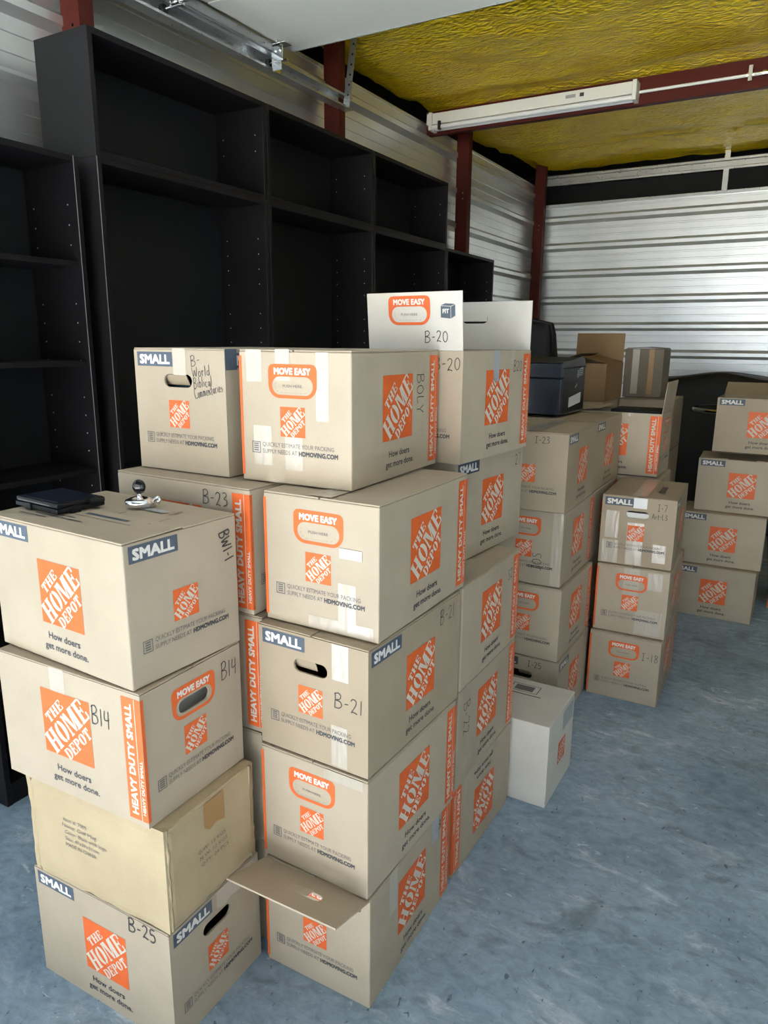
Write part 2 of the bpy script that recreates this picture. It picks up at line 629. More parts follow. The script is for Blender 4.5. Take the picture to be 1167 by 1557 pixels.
# red roof purlins under the blanket
for i, y in enumerate((4.76 * SC, 6.22 * SC)):
    mb = MB()
    z0, z1 = (zc(2.905), zc(3.05)) if i == 0 else (zc(3.14), zc(3.19))
    mb.prism([(y, z0), (y + 0.05, z0), (y + 0.05, z0 + 0.006), (y + 0.006, z0 + 0.006), (y + 0.006, z1 - 0.006),
              (y + 0.05, z1 - 0.006), (y + 0.05, z1), (y, z1)], XL, XR, 'red_steel', axis='X')
    struct(obj('purlin', mb.mesh('purlin')), 'dark red roof purlin')
# galvanized rail and uprights over the back partition
mb = MB()
ra, rb_ = zc(2.962), zc(3.048)
mb.prism([(YB - 0.03, ra), (YB + 0.03, ra), (YB + 0.03, rb_), (YB - 0.03, rb_), (YB - 0.03, rb_ - 0.018),
          (YB - 0.018, rb_ - 0.024), (YB - 0.018, ra + 0.024), (YB - 0.03, ra + 0.018)], XL + 0.02, XR, 'galv', axis='X')
struct(obj('rail', mb.mesh('rail')), 'galvanized rail above the back partition')
for x in (-0.81 * SC, 0.42):
    mb = MB()
    mb.prism([(x - 0.022, YB - 0.012), (x + 0.022, YB - 0.012), (x + 0.022, YB + 0.012), (x + 0.012, YB + 0.012),
              (x + 0.012, YB), (x - 0.012, YB), (x - 0.012, YB + 0.012), (x - 0.022, YB + 0.012)], zc(2.80), zc(3.22), 'galv', axis='Z')
    struct(obj('upright', mb.mesh('upright')), 'slim galvanized upright above the back partition')

# ---- overhead door parked under the roof, its track, rollers and hanger
door = empty('overhead_door', (0, 0, zc(2.85)))
struct(door, 'white overhead sectional door parked open under the ceiling')
for k in range(5):
    y1 = 3.01 * SC - k * 0.585
    mb = MB()
    mb.box(-2.245 * SC, y1 - 0.578, 0.0, 1.50, y1, 0.035, 'door_paint')
    obj('door_section', mb.mesh('door_section', bevel=0.004), door)
mb = MB()
mb.box(-2.25 * SC, 3.01 * SC - 0.002, -0.004, 1.50, 3.01 * SC + 0.004, 0.038, 'galv')
obj('bottom_rail', mb.mesh('bottom_rail'), door)
track = empty('door_track', (-2.30 * SC, 0, zc(2.775)))
struct(track, 'galvanized overhead door track along the left partition')
mb = MB()
prof = [(-0.03, -0.032), (0.03, -0.032), (0.03, -0.022), (0.024, -0.026), (-0.024, -0.026), (-0.024, 0.026),
        (0.024, 0.026), (0.03, 0.020), (0.03, 0.032), (-0.03, 0.032)]
mb.prism(prof, -3.3, 3.57 * SC, 'galv', axis='Y')
obj('track_channel', mb.mesh('track_channel'), track)
mb = MB()
mb.box(-0.035, 0.0, 0.032, 0.045, 2.93 * SC, 0.040, 'galv')
mb.box(0.037, 0.0, 0.036, 0.045, 2.93 * SC, 0.075, 'galv')
obj('track_angle', mb.mesh('track_angle'), track)
mb = MB()   # perforated hanger strap, a steel angle up to the roof
mb.prism([(0.012, -0.02), (0.052, -0.02), (0.052, -0.016), (0.016, -0.016), (0.016, 0.02), (0.012, 0.02)], 0, 0.50, 'galv', axis='Z')
hg = obj('hanger_strap', mb.mesh('hanger_strap'), track, (0.0, 3.52 * SC, -0.03), (R(-4), R(6), 0))
for k in range(9):
    b = MB()
    b.lathe([(0.0, 0), (0.006, 0.0)], 'rubber', 10)
    obj('slot', b.mesh('slot'), hg, (0.036, -0.0208, 0.06 + 0.05 * k), (R(90), 0, 0))
for i, y in enumerate((2.90 * SC, 2.27 * SC)):
    rl = empty('door_roller', (-2.30 * SC, y, zc(2.775)))
    struct(rl, ['roller bracket at the end of the overhead door', 'roller hinge at the overhead door section joint'][i])
    mb = MB()
    mb.lathe([(0, -0.010), (0.016, -0.010), (0.020, -0.006), (0.020, 0.006), (0.016, 0.010), (0, 0.010)], 'rubber', 20)
    obj('wheel', mb.mesh('wheel', smooth=False), rl, (0.004, 0, 0), (0, R(90), 0))
    mb = MB()
    mb.tube([(0.0, 0, 0), (0.115, 0, 0.0)], 0.0065, 'chrome', 10)
    obj('axle', mb.mesh('axle'), rl)
    if i == 0:
        mb = MB()
        mb.box(0.045, -0.028, -0.045, 0.05, 0.030, 0.07, 'chrome')
        mb.box(0.045, -0.028, 0.065, 0.12, 0.030, 0.07, 'chrome')
        mb.box(0.05, -0.03, -0.01, 0.11, -0.026, 0.055, 'chrome')
        obj('bracket', mb.mesh('bracket', bevel=0.0015), rl)
        mb = MB()
        mb.box(0.052, -0.036, -0.05, 0.105, -0.030, -0.012, 'chrome')
        obj('lower_plate', mb.mesh('lower_plate', bevel=0.0015), rl)
        for (bx_, bz_) in ((0.065, 0.035), (0.09, 0.035), (0.078, 0.075)):
            b = MB()
            b.lathe([(0, -0.006), (0.007, -0.006), (0.007, 0), (0, 0)], 'galv', 6)
            obj('bolt', b.mesh('bolt'), rl, (bx_, -0.031, bz_), (R(-90), 0, 0))
    else:
        mb = MB()
        mb.box(0.04, -0.05, 0.045, 0.13, 0.05, 0.052, 'chrome')
        mb.box(0.05, -0.012, 0.0, 0.056, 0.012, 0.05, 'chrome')
        mb.box(0.10, -0.012, 0.0, 0.106, 0.012, 0.05, 'chrome')
        obj('hinge_leaf', mb.mesh('hinge_leaf', bevel=0.002), rl)
        for s_ in (-1, 1):
            mb = MB()
            mb.tube([(0.03, 0.03 * s_, 0.03), (0.15, 0.03 * s_, 0.03)], 0.010, 'chrome', 10)
            obj('hinge_barrel', mb.mesh('hinge_barrel'), rl)

# ---- fluorescent batten on the purlin, with its conduit
fx = empty('fluorescent_fixture', (0, 4.735 * SC, zc(2.93)))
fx.scale = (SC, SC, SC)
tag(fx, 'long white fluorescent light fixture under the yellow ceiling, switched off', 'light fixture')
mb = MB()
mb.prism([(-0.055, 0.018), (-0.048, 0.085), (0.022, 0.085), (0.022, 0.018)], -2.40, -1.055, 'enamel', axis='X')
obj('housing', mb.mesh('housing', bevel=0.002), fx)
for k, yy in enumerate((-0.045, 0.0)):
    mb = MB()
    mb.tube([(-2.36, yy, 0.000), (-1.075, yy, 0.000)], 0.0145, 'tube', 14)
    obj('tube', mb.mesh('tube', smooth=False), fx)
for xx in (-2.37, -1.068):
    mb = MB()
    mb.box(xx - 0.012, -0.066, -0.018, xx + 0.012, 0.022, 0.088, 'enamel')
    obj('lamp_holder', mb.mesh('lamp_holder', bevel=0.002), fx)
mb = MB()
mb.box(-2.31, -0.072, -0.02, -2.295, -0.050, 0.03, 'rubber')
obj('tube_clip', mb.mesh('tube_clip'), fx)
mb = MB()
mb.face([(-1.47, -0.0552, 0.045), (-1.41, -0.0552, 0.045), (-1.41, -0.0533, 0.064), (-1.47, -0.0533, 0.064)], 'grey_sticker')
mb.face([(-1.385, -0.0552, 0.045), (-1.36, -0.0552, 0.045), (-1.36, -0.0530, 0.066), (-1.385, -0.0530, 0.066)], 'ink')
obj('rating_label', mb.mesh('rating_label'), fx)
cd = empty('conduit', (0, 4.735 * SC, zc(2.965)))
cd.scale = (SC, SC, SC)
tag(cd, 'thin white conduit running right from the light fixture along the red purlin', 'conduit')
mb = MB()
mb.tube([(-1.052, 0, 0), (XR - 0.06, 0, 0.0)], 0.0085, 'enamel', 12)
obj('pipe', mb.mesh('pipe'), cd)
for xx in (-0.475, -0.40):
    mb = MB()
    mb.tube([(xx - 0.016, 0, 0), (xx + 0.016, 0, 0)], 0.014, 'chrome', 12)
    obj('coupling', mb.mesh('coupling'), cd)
mb = MB()
mb.box(-0.485, -0.016, -0.03, -0.465, -0.011, 0.045, 'galv')
mb.box(-0.485, -0.011, 0.035, -0.465, 0.02, 0.045, 'galv')
obj('pipe_strap', mb.mesh('pipe_strap', bevel=0.001), cd)

# ================================================================== BOOKCASES
XF = -2.15


def bookcase(label, y0, y1, x_front, units, shelves, depth=0.27, edge_left=False, edge_right=False, pins=True):
    t = 0.02
    w = y1 - y0
    bc = empty('bookcase', (x_front - depth, y0, 0))
    tag(bc, label, 'bookcase', 'dark bookcases along the left partition')
    for (z0, z1) in units:
        for side, ya in (('l', 0.0), ('r', w - t)):
            mb = MB()
            mb.box(0, ya, z0, depth, ya + t, z1, 'wood')
            pn = obj('side_panel', mb.mesh('side_panel', bevel=0.0012, seg=1), bc)
            if (side == 'l' and edge_left) or (side == 'r' and edge_right):
                if z0 < 0.5:
                    e = MB()
                    ye = ya if side == 'r' else ya
                    e.box(depth + 0.0002, ye, z0, depth + 0.001, ye + 0.0022, z1, 'edge')
                    obj('edge_band', e.mesh('edge_band'), pn)
            if pins and side == 'r':
                e = MB()
                zz = z0 + 0.20
                k = 0
                while zz < z1 - 0.1:
                    if k % 5 != 4:
                        for xx in (0.045, depth - 0.045):
                            e.box(xx - 0.0022, ya - 0.0008, zz - 0.0022, xx + 0.0022, ya + 0.0002, zz + 0.0022, 'pin')
                    zz += 0.064
                    k += 1
                pp = obj('peg_holes', e.mesh('peg_holes'), pn)
                pp['kind'] = 'stuff'
        mb = MB()
        mb.box(0, t, z1 - t, depth, w - t, z1, 'wood')
        obj('top_board', mb.mesh('top_board', bevel=0.001, seg=1), bc)
        mb = MB()
        zb = z0 + (0.06 if z0 < 0.1 else 0.0)
        mb.box(0, t, zb, depth, w - t, zb + t, 'wood')
        obj('bottom_board', mb.mesh('bottom_board', bevel=0.001, seg=1), bc)
        if z0 < 0.1:
            mb = MB()
            mb.box(depth - 0.02, t, z0, depth - 0.004, w - t, z0 + 0.06, 'wood')
            obj('plinth', mb.mesh('plinth'), bc)
        mb = MB()
        mb.box(0.0, t, z0 + 0.06, 0.004, w - t, z1 - t, 'wood_back')
        obj('back_board', mb.mesh('back_board'), bc)
    for zs in shelves:
        mb = MB()
        mb.box(0.006, t + 0.001, zs - 0.018, depth - 0.012, w - t - 0.001, zs, 'wood')
        obj('shelf', mb.mesh('shelf', bevel=0.001, seg=1), bc)
    return bc


bookcase('dark lower bookcase at the left edge with visible shelves and peg holes', 1.235, 1.735, XF - 0.03, [(0, 2.14)],
         [0.42, 0.78, 1.10, 1.48, 1.81], edge_right=True)
bookcase('tallest-looking dark bookcase, nearest of the tall ones, with bare end panel', 1.785, 2.685, XF, [(0, 2.15), (2.15, 2.54)],
         [0.45, 1.05], edge_left=True)
bookcase('second tall black bookcase between the nearest tall one and the third', 2.690, 3.585, XF, [(0, 2.15), (2.15, 2.54)], [0.45, 1.05])
bookcase('third tall black bookcase, just before the low far one', 3.590, 4.515, XF, [(0, 2.15), (2.15, 2.54)], [0.45, 1.05])
bookcase('low far bookcase at the end of the row beside the ribbed partition', 4.520, 5.345, XF, [(0, 2.15)], [0.45, 1.05, 1.6])

# ================================================================== PRINTS
BW, BL, BH = 0.303, 0.446, 0.3062      # outer box size
PITCH = 0.3075
FACES = {'end0': ((-BW / 2, -BL / 2), 0), 'long0': ((BW / 2, -BL / 2), 90),
         'end1': ((BW / 2, BL / 2), 180), 'long1': ((-BW / 2, BL / 2), 270)}
LAYER0, LAYERD = 0.0007, 0.0003


def text_outline(s, bold=0.0):
    cu = bpy.data.curves.new('txt', 'FONT')
    cu.body = s
    cu.resolution_u = 2
    cu.offset = bold
    o = bpy.data.objects.new('txt', cu)
    COL.objects.link(o)
    dg = bpy.context.evaluated_depsgraph_get()
    dg.update()
    me = bpy.data.meshes.new_from_object(o.evaluated_get(dg))
    vs_ = [(v.co.x, v.co.y) for v in me.vertices]
    fs = [tuple(p.vertices) for p in me.polygons]
    bpy.data.objects.remove(o)
    bpy.data.curves.remove(cu)
    bpy.data.meshes.remove(me)
    return vs_, fs


CAP = max(v[1] for v in text_outline('H')[0])


class Print(MB):
    """flat print in face coordinates (u right, v up), facing -Y."""

    def y(self, layer):
        return -(LAYER0 + LAYERD * layer)

    def poly(self, pts, m, layer=0):
        self.face([(u, self.y(layer), v) for u, v in pts], m)

    def rect(self, u0, v0, u1, v1, m, layer=0):
        self.poly([(u0, v0), (u1, v0), (u1, v1), (u0, v1)], m, layer)

    def ring(self, outer, inner, m, layer=0):
        for k in range(len(outer)):
            j = (k + 1) % len(outer)
            self.poly([outer[k], outer[j], inner[j], inner[k]], m, layer)

    def text(self, s, u, v, h, m, layer=1, width=None, rot=0.0, bold=0.0, align='L'):
        vs_, fs = text_outline(s)
        x0, x1 = min(p[0] for p in vs_), max(p[0] for p in vs_)
        sc = h / CAP
        sx = sc if width is None else width / (x1 - x0)
        off = {'L': 0, 'C': -(x1 - x0) * sx / 2, 'R': -(x1 - x0) * sx}[align]
        c, s_ = math.cos(rot), math.sin(rot)
        k = self.slot(m)
        g = bold * h * 2.2
        for n_, (du, dv) in enumerate([(0, 0)] if not bold else [(-g, -g), (g, g), (-g, g), (g, -g)]):
            i = len(self.v)
            for (a, b) in vs_:
                p, q = (a - x0) * sx + off + du, b * sc + dv
                self.v.append((u + c * p - s_ * q, self.y(layer) - 0.00002 * n_, v + s_ * p + c * q))
            for f in fs:
                self.f.append(tuple(i + t for t in f))
                self.mi.append(k)

    def done(self, name):
        me = self.mesh(name, fix=False)
        # all faces must look outwards (-Y)
        bm = bmesh.new()
        bm.from_mesh(me)
        fl = [f for f in bm.faces if f.normal.y > 0]
        bmesh.ops.reverse_faces(bm, faces=fl)
        bm.to_mesh(me)
        bm.free()
        return me


def star(cx, cy, shape, angs):
    """radius of a convex outline along each angle (outline given as polygon)."""
    out = []
    n = len(shape)
    for a in angs:
        dx, dy = math.cos(a), math.sin(a)
        best = None
        for k in range(n):
            x0, y0 = shape[k][0] - cx, shape[k][1] - cy
            x1, y1 = shape[(k + 1) % n][0] - cx, shape[(k + 1) % n][1] - cy
            ex, ey = x1 - x0, y1 - y0
            den = dx * ey - dy * ex
            if abs(den) < 1e-12:
                continue
            t = (x0 * ey - y0 * ex) / den
            s_ = (x0 * dy - y0 * dx) / den
            if t > 0 and -1e-9 <= s_ <= 1 + 1e-9:
                best = t if best is None else min(best, t)
        out.append((cx + dx * best, cy + dy * best))
    return out


def rrect(u0, v0, u1, v1, rt, rb, n=8):
    pts = []
    for (cx, cy, r, a0) in ((u1 - rb, v0 + rb, rb, -90), (u1 - rt, v1 - rt, rt, 0), (u0 + rt, v1 - rt, rt, 90), (u0 + rb, v0 + rb, rb, 180)):
        for k in range(n + 1):
            a = R(a0 + 90 * k / n)
            pts.append((cx + r * math.cos(a), cy + r * math.sin(a)))
    return pts


# stencil slab letters for the diagonal square logo, unit cells
def arc(cx, cy, rx0, ry0, rx1, ry1, a0, a1, n=8):
    q = []
    for k in range(n):
        b0, b1 = R(a0 + (a1 - a0) * k / n), R(a0 + (a1 - a0) * (k + 1) / n)
        q.append([(cx + rx0 * math.cos(b0), cy + ry0 * math.sin(b0)), (cx + rx0 * math.cos(b1), cy + ry0 * math.sin(b1)),
                  (cx + rx1 * math.cos(b1), cy + ry1 * math.sin(b1)), (cx + rx1 * math.cos(b0), cy + ry1 * math.sin(b0))])
    return q


def rc(x0, y0, x1, y1):
    return [(x0, y0), (x1, y0), (x1, y1), (x0, y1)]


GL = {
    'T': (0.86, [rc(0, .86, 1, 1), rc(0, .66, .17, .86), rc(.83, .66, 1, .86), rc(.33, .07, .67, .86), rc(.22, 0, .78, .07)]),
    'H': (1.0, [rc(.07, .07, .37, .93), rc(.63, .07, .93, .93), rc(0, 0, .44, .07), rc(.56, 0, 1, .07), rc(0, .93, .44, 1),
                rc(.56, .93, 1, 1), rc(.37, .45, .63, .55)]),
    'E': (0.86, [rc(.07, .07, .40, .93), rc(0, .91, .95, 1), rc(0, 0, .95, .09), rc(.40, .45, .70, .55), rc(.80, .68, .95, .91),
                 rc(.80, .09, .95, .32), rc(.62, .36, .72, .64)]),
    'O': (0.96, arc(.5, .5, .5, .5, .17, .40, 100, 260, 12) + arc(.5, .5, .5, .5, .17, .40, -80, 80, 12)),
    'M': (1.34, [rc(.04, .07, .15, .93), rc(.66, .07, .94, .93), rc(0, 0, .22, .07), rc(.60, 0, 1, .07), rc(0, .93, .22, 1), rc(.70, .93, 1, 1),
                 [(.10, 1), (.36, 1), (.56, .02), (.44, .02)], [(.47, .02), (.56, .02), (.72, 1), (.66, 1)]]),
    'D': (0.96, [rc(.07, .07, .37, .93), rc(0, 0, .42, .07), rc(0, .93, .42, 1)] + arc(.44, .5, .56, .5, .24, .41, -90, 90, 12)),
    'P': (0.86, [rc(.07, .07, .40, .93), rc(0, 0, .50, .07), rc(0, .93, .46, 1)] + arc(.46, .71, .54, .29, .18, .20, -90, 90, 10)),
}


def clip_square(poly):
    """clip a convex polygon to the unit square"""
    for ax, lim, sgn in ((0, 0.0, 1), (0, 1.0, -1), (1, 0.0, 1), (1, 1.0, -1)):
        out = []
        n = len(poly)
        for k in range(n):
            p, q = poly[k], poly[(k + 1) % n]
            dp, dq = (p[ax] - lim) * sgn, (q[ax] - lim) * sgn
            if dp >= 0:
                out.append(p)
            if (dp < 0) != (dq < 0):
                t = dp / (dp - dq)
                out.append((p[0] + t * (q[0] - p[0]), p[1] + t * (q[1] - p[1])))
        poly = out
        if len(poly) < 3:
            return None
    return poly


def logo(pr, u0, v0, s):
    pr.rect(u0, v0, u0 + s, v0 + s, 'orange', 0)
    k = 1 / math.sqrt(2)
    for word, b0, b1, a0, a1 in (('THE', .222, .375, -.27, .19), ('HOME', -.162, .178, -.545, .575), ('DEPOT', -.378, -.205, -.36, .36)):
        tot = sum(GL[c][0] for c in word) + 0.10 * (len(word) - 1)
        cell = (a1 - a0) / tot
        x = a0
        for c in word:
            w = GL[c][0] * cell
            for poly in GL[c][1]:
                pts = []
                for (p, q) in poly:
                    a, b = x + p * w, b0 + q * (b1 - b0)
                    pts.append((0.5 + k * (a - b), 0.5 + k * (a + b)))
                pts = clip_square(pts)
                if pts:
                    pr.poly([(u0 + s * p, v0 + s * q) for p, q in pts], 'paper', 1)
            x += w + 0.10 * cell
    return pr


def mk(fn):
    p = Print()
    fn(p)
    return p


PR = {}
PR['logo_hd'] = mk(lambda p: logo(p, 0.140, 0.093, 0.154)).done('logo_print')
PR['logo_small'] = mk(lambda p: logo(p, 0.165, 0.088, 0.141)).done('logo_print')
PR['logo_end'] = mk(lambda p: logo(p, 0.114, 0.110, 0.068)).done('logo_print')
PR['logo_end_tiny'] = mk(lambda p: logo(p, 0.12, 0.10, 0.085)).done('logo_print')


def slogan(p, uc):
    p.text('How doers', uc, 0.053, 0.0148, 'ink', 0, width=0.107, align='C', bold=0.012)
    p.text('get more done.', uc + 0.004, 0.0285, 0.0148, 'ink', 0, width=0.146, align='C', bold=0.012)


PR['slogan_hd'] = mk(lambda p: slogan(p, 0.226)).done('slogan_print')
PR['slogan_small'] = mk(lambda p: slogan(p, 0.234)).done('slogan_print')


def strip(p):
    p.rect(0.393, 0.013, BL, 0.290, 'orange', 0)
    p.rect(0.4285, 0.013, 0.4300, 0.290, 'paper', 1)
    p.text('HEAVY DUTY SMALL', 0.4195, 0.026, 0.0165, 'paper', 1, width=0.25, rot=R(90), bold=0.028)
    p.text('HEAVY DUTY SMALL', 0.4415, 0.030, 0.0075, 'paper', 1, width=0.125, rot=R(90), bold=0.028)


PR['strip'] = mk(strip).done('heavy_duty_strip')
PR['strip_wrap'] = mk(lambda p: p.rect(0.0, 0.013, 0.0075, 0.290, 'orange', 0)).done('orange_edge_strip')


def small_label(p, u0, w):
    p.rect(u0, 0.2595, u0 + w, 0.2945, 'slate', 0)
    p.text('SMALL', u0 + w / 2, 0.2665, 0.0205, 'white_print', 1, width=w * 0.83, align='C', bold=0.030)


PR['small_end'] = mk(lambda p: small_label(p, 0.012, 0.122)).done('size_label')
PR['small_long'] = mk(lambda p: small_label(p, 0.012, 0.128)).done('size_label')

ANG = [2 * math.pi * k / 64 for k in range(64)]
HCX, HCY = 0.149, 0.2235
ME_OUT = star(HCX, HCY, rrect(0.083, 0.197, 0.215, 0.273, 0.013, 0.030), ANG)
ME_IN = star(HCX, HCY, rrect(0.0935, 0.2045, 0.2045, 0.2455, 0.0203, 0.0203, 10), ANG)
HOLE = star(HCX, HCY, rrect(0.102, 0.2095, 0.196, 0.2415, 0.0158, 0.0158, 10), ANG)


def move_easy(p, push=True):
    p.ring(ME_OUT, ME_IN, 'orange', 0)
    p.text('MOVE EASY', 0.149, 0.2505, 0.0135, 'white_print', 1, width=0.098, align='C', bold=0.030)
    if push:
        p.text('PUSH HERE', 0.149, 0.2215, 0.0062, 'ink_soft', 0, width=0.052, align='C')
        i2 = star(HCX, HCY, rrect(0.1026, 0.2100, 0.1954, 0.2410, 0.0153, 0.0153, 10), ANG)
        for k in range(30, 64):      # perforated slot outline
            if k % 2 == 0:
                j = (k + 1) % 64
                p.poly([HOLE[k], HOLE[j], i2[j], i2[k]], 'ink_soft', 0)


PR['move_easy'] = mk(lambda p: move_easy(p)).done('handle_print')
PR['move_easy_hole'] = mk(lambda p: move_easy(p, False)).done('handle_print')


def web(p):
    p.text('QUICKLY ESTIMATE YOUR PACKING', 0.062, 0.0845, 0.0098, 'ink_soft', 0, width=0.196)
    p.text('SUPPLY NEEDS AT', 0.062, 0.0685, 0.0098, 'ink_soft', 0, width=0.097)
    p.text('HDMOVING.COM', 0.164, 0.0685, 0.0098, 'ink', 0, width=0.104, bold=0.028)
    # little box icon
    p.rect(0.031, 0.0675, 0.0555, 0.0695, 'ink_soft')
    p.rect(0.031, 0.0925, 0.0555, 0.0945, 'ink_soft')
    p.rect(0.031, 0.0695, 0.0330, 0.0925, 'ink_soft')
    p.rect(0.0535, 0.0695, 0.0555, 0.0925, 'ink_soft')
    for k in range(4):
        p.rect(0.0365, 0.0725 + 0.005 * k, 0.0500, 0.0755 + 0.005 * k, 'ink_soft')


PR['web'] = mk(web).done('web_address_print')


def cube_icon(p):        # the small blue box emblem on the open flap
    p.poly([(0.0, 0.0), (0.029, -0.003), (0.029, 0.027), (0.0, 0.029)], 'slate')
    p.poly([(0.0305, -0.003), (0.043, 0.004), (0.043, 0.032), (0.0305, 0.027)], 'slate')
    p.poly([(0.0, 0.0305), (0.0295, 0.0285), (0.043, 0.0335), (0.014, 0.0355)], 'slate')
    p.text('FIT', 0.006, 0.011, 0.010, 'white_print', 1, bold=0.028)


PR['cube'] = mk(cube_icon).done('box_emblem')


# ---- hand lettering: pen strokes per glyph in a 0..1 cell
ST = {
    'B': (.62, [[(.1, 1), (.08, .5), (.05, 0)], [(.02, .9), (.3, 1.02), (.5, .88), (.42, .64), (.12, .52), (.45, .46), (.56, .22), (.35, .02), (.02, .0)]]),
    '-': (.42, [[(.08, .42), (.36, .46)]]),
    '1': (.30, [[(.16, .95), (.13, .0)]]),
    '2': (.55, [[(.05, .78), (.2, .95), (.42, .85), (.38, .55), (.08, .05), (.2, .1), (.5, .02)]]),
    '0': (.58, [[(.3, .95), (.1, .75), (.08, .3), (.25, .03), (.45, .2), (.5, .65), (.32, .95)]]),
    '3': (.52, [[(.06, .88), (.3, .95), (.42, .75), (.18, .52), (.44, .38), (.4, .1), (.1, .0)]]),
    '4': (.56, [[(.12, .95), (.08, .45), (.48, .5)], [(.42, .95), (.38, .0)]]),
    '5': (.52, [[(.46, .95), (.12, .92), (.1, .55), (.36, .58), (.46, .3), (.3, .03), (.05, .06)]]),
    '7': (.5, [[(.05, .92), (.46, .95), (.2, .0)]]),
    '8': (.52, [[(.4, .85), (.2, .95), (.1, .75), (.38, .4), (.36, .08), (.16, .05), (.1, .3), (.4, .72), (.4, .85)]]),
    'I': (.46, [[(.05, .97), (.4, .95)], [(.22, .96), (.2, .02)], [(.02, .03), (.38, .0)]]),
    'W': (.85, [[(.03, .95), (.18, .05), (.4, .7), (.58, .05), (.8, .98)]]),
    'o': (.45, [[(.25, .5), (.08, .36), (.1, .08), (.3, .02), (.4, .3), (.26, .5)]]),
    'r': (.38, [[(.08, .5), (.1, .0)], [(.1, .32), (.2, .48), (.34, .46)]]),
    'l': (.22, [[(.12, 1), (.08, .0)]]),
    'd': (.48, [[(.36, .45), (.12, .42), (.08, .1), (.3, .05), (.4, .3)], [(.44, 1), (.4, .0)]]),
    'i': (.22, [[(.1, .5), (.1, .0)], [(.1, .7), (.12, .74)]]),
    'b': (.46, [[(.08, 1), (.06, .0)], [(.08, .4), (.3, .48), (.38, .2), (.2, .0), (.06, .06)]]),
    'c': (.40, [[(.34, .44), (.12, .46), (.06, .15), (.2, .0), (.36, .08)]]),
    'a': (.44, [[(.34, .45), (.1, .4), (.1, .08), (.3, .1), (.35, .48), (.36, .0)]]),
    'C': (.62, [[(.55, .85), (.3, .98), (.06, .6), (.12, .1), (.4, .0), (.56, .14)]]),
    'm': (.62, [[(.05, .48), (.06, .0)], [(.06, .36), (.2, .48), (.28, .0)], [(.28, .36), (.42, .48), (.52, .0)]]),
    'e': (.42, [[(.08, .25), (.34, .3), (.24, .5), (.06, .3), (.12, .03), (.36, .08)]]),
    'n': (.42, [[(.06, .48), (.07, .0)], [(.07, .34), (.22, .48), (.34, .0)]]),
    't': (.36, [[(.18, .85), (.16, .08), (.3, .02)], [(.02, .55), (.34, .58)]]),
    's': (.38, [[(.32, .46), (.1, .4), (.3, .2), (.06, .0)]]),
    'A': (.6, [[(.03, .0), (.28, .97), (.52, .0)], [(.12, .36), (.46, .38)]]),
    'L': (.5, [[(.1, .97), (.06, .03), (.44, .06)]]),
    'O': (.62, [[(.32, .95), (.08, .7), (.1, .2), (.34, .02), (.54, .3), (.5, .75), (.3, .95)]]),
    'Y': (.56, [[(.04, .95), (.26, .5), (.5, .97)], [(.26, .5), (.22, .0)]]),
    'S': (.52, [[(.46, .88), (.2, .95), (.1, .7), (.42, .4), (.36, .08), (.06, .08)]]),
    'k': (.44, [[(.06, 1), (.06, .0)], [(.36, .5), (.1, .22), (.38, .0)]]),
    'x': (.5, [[(.05, .6), (.42, .0)], [(.42, .6), (.05, .0)]]),
    ' ': (.35, []),
}


def handwriting(parent, face, u, v, h, s, rot=0.0, pen=0.0022, width=1.0, loc=None, erot=None):
    p = Print()
    x = 0.0
    c, sn = math.cos(rot), math.sin(rot)
    for ch in s:
        adv, strokes = ST[ch]
        jy = rnd.uniform(-0.05, 0.05)
        for st in strokes:
            # smooth the stroke a little
            pts = []
            for k in range(len(st) - 1):
                p0, p1, p2, p3 = st[max(k - 1, 0)], st[k], st[k + 1], st[min(k + 2, len(st) - 1)]
                for q in range(4):
                    t = q / 4
                    pts.append(tuple(0.5 * ((2 * p1[i]) + (-p0[i] + p2[i]) * t + (2 * p0[i] - 5 * p1[i] + 4 * p2[i] - p3[i]) * t * t
                                            + (-p0[i] + 3 * p1[i] - 3 * p2[i] + p3[i]) * t ** 3) for i in (0, 1)))
            pts.append(st[-1])
            pts = [((x + a) * h * width, (b + jy) * h) for a, b in pts]
            pts = [(u + c * a - sn * b, v + sn * a + c * b) for a, b in pts]
            L_, R_ = [], []
            for k in range(len(pts)):
                a, b = pts[max(k - 1, 0)], pts[min(k + 1, len(pts) - 1)]
                dx, dy = b[0] - a[0], b[1] - a[1]
                d = math.hypot(dx, dy) or 1
                L_.append((pts[k][0] - dy / d * pen / 2, pts[k][1] + dx / d * pen / 2))
                R_.append((pts[k][0] + dy / d * pen / 2, pts[k][1] - dx / d * pen / 2))
            for k in range(len(pts) - 1):
                p.poly([L_[k], L_[k + 1], R_[k + 1], R_[k]], 'marker', 2)
        x += adv + 0.08
    me = p.done('handwriting')
    if loc is None:
        (fx_, fy_), a = FACES[face]
        loc, erot = (fx_, fy_, 0), (0, 0, R(a))
    return obj('handwriting', me, parent, loc, erot)


# ================================================================== CARTONS
def solid_body(mat, w=BW, l=BL, h=BH - 0.0062, bevel=0.003):
    mb = MB()
    mb.box(-w / 2, -l / 2, 0, w / 2, l / 2, h, mat)
    return mb.mesh('carton_body', bevel=bevel)


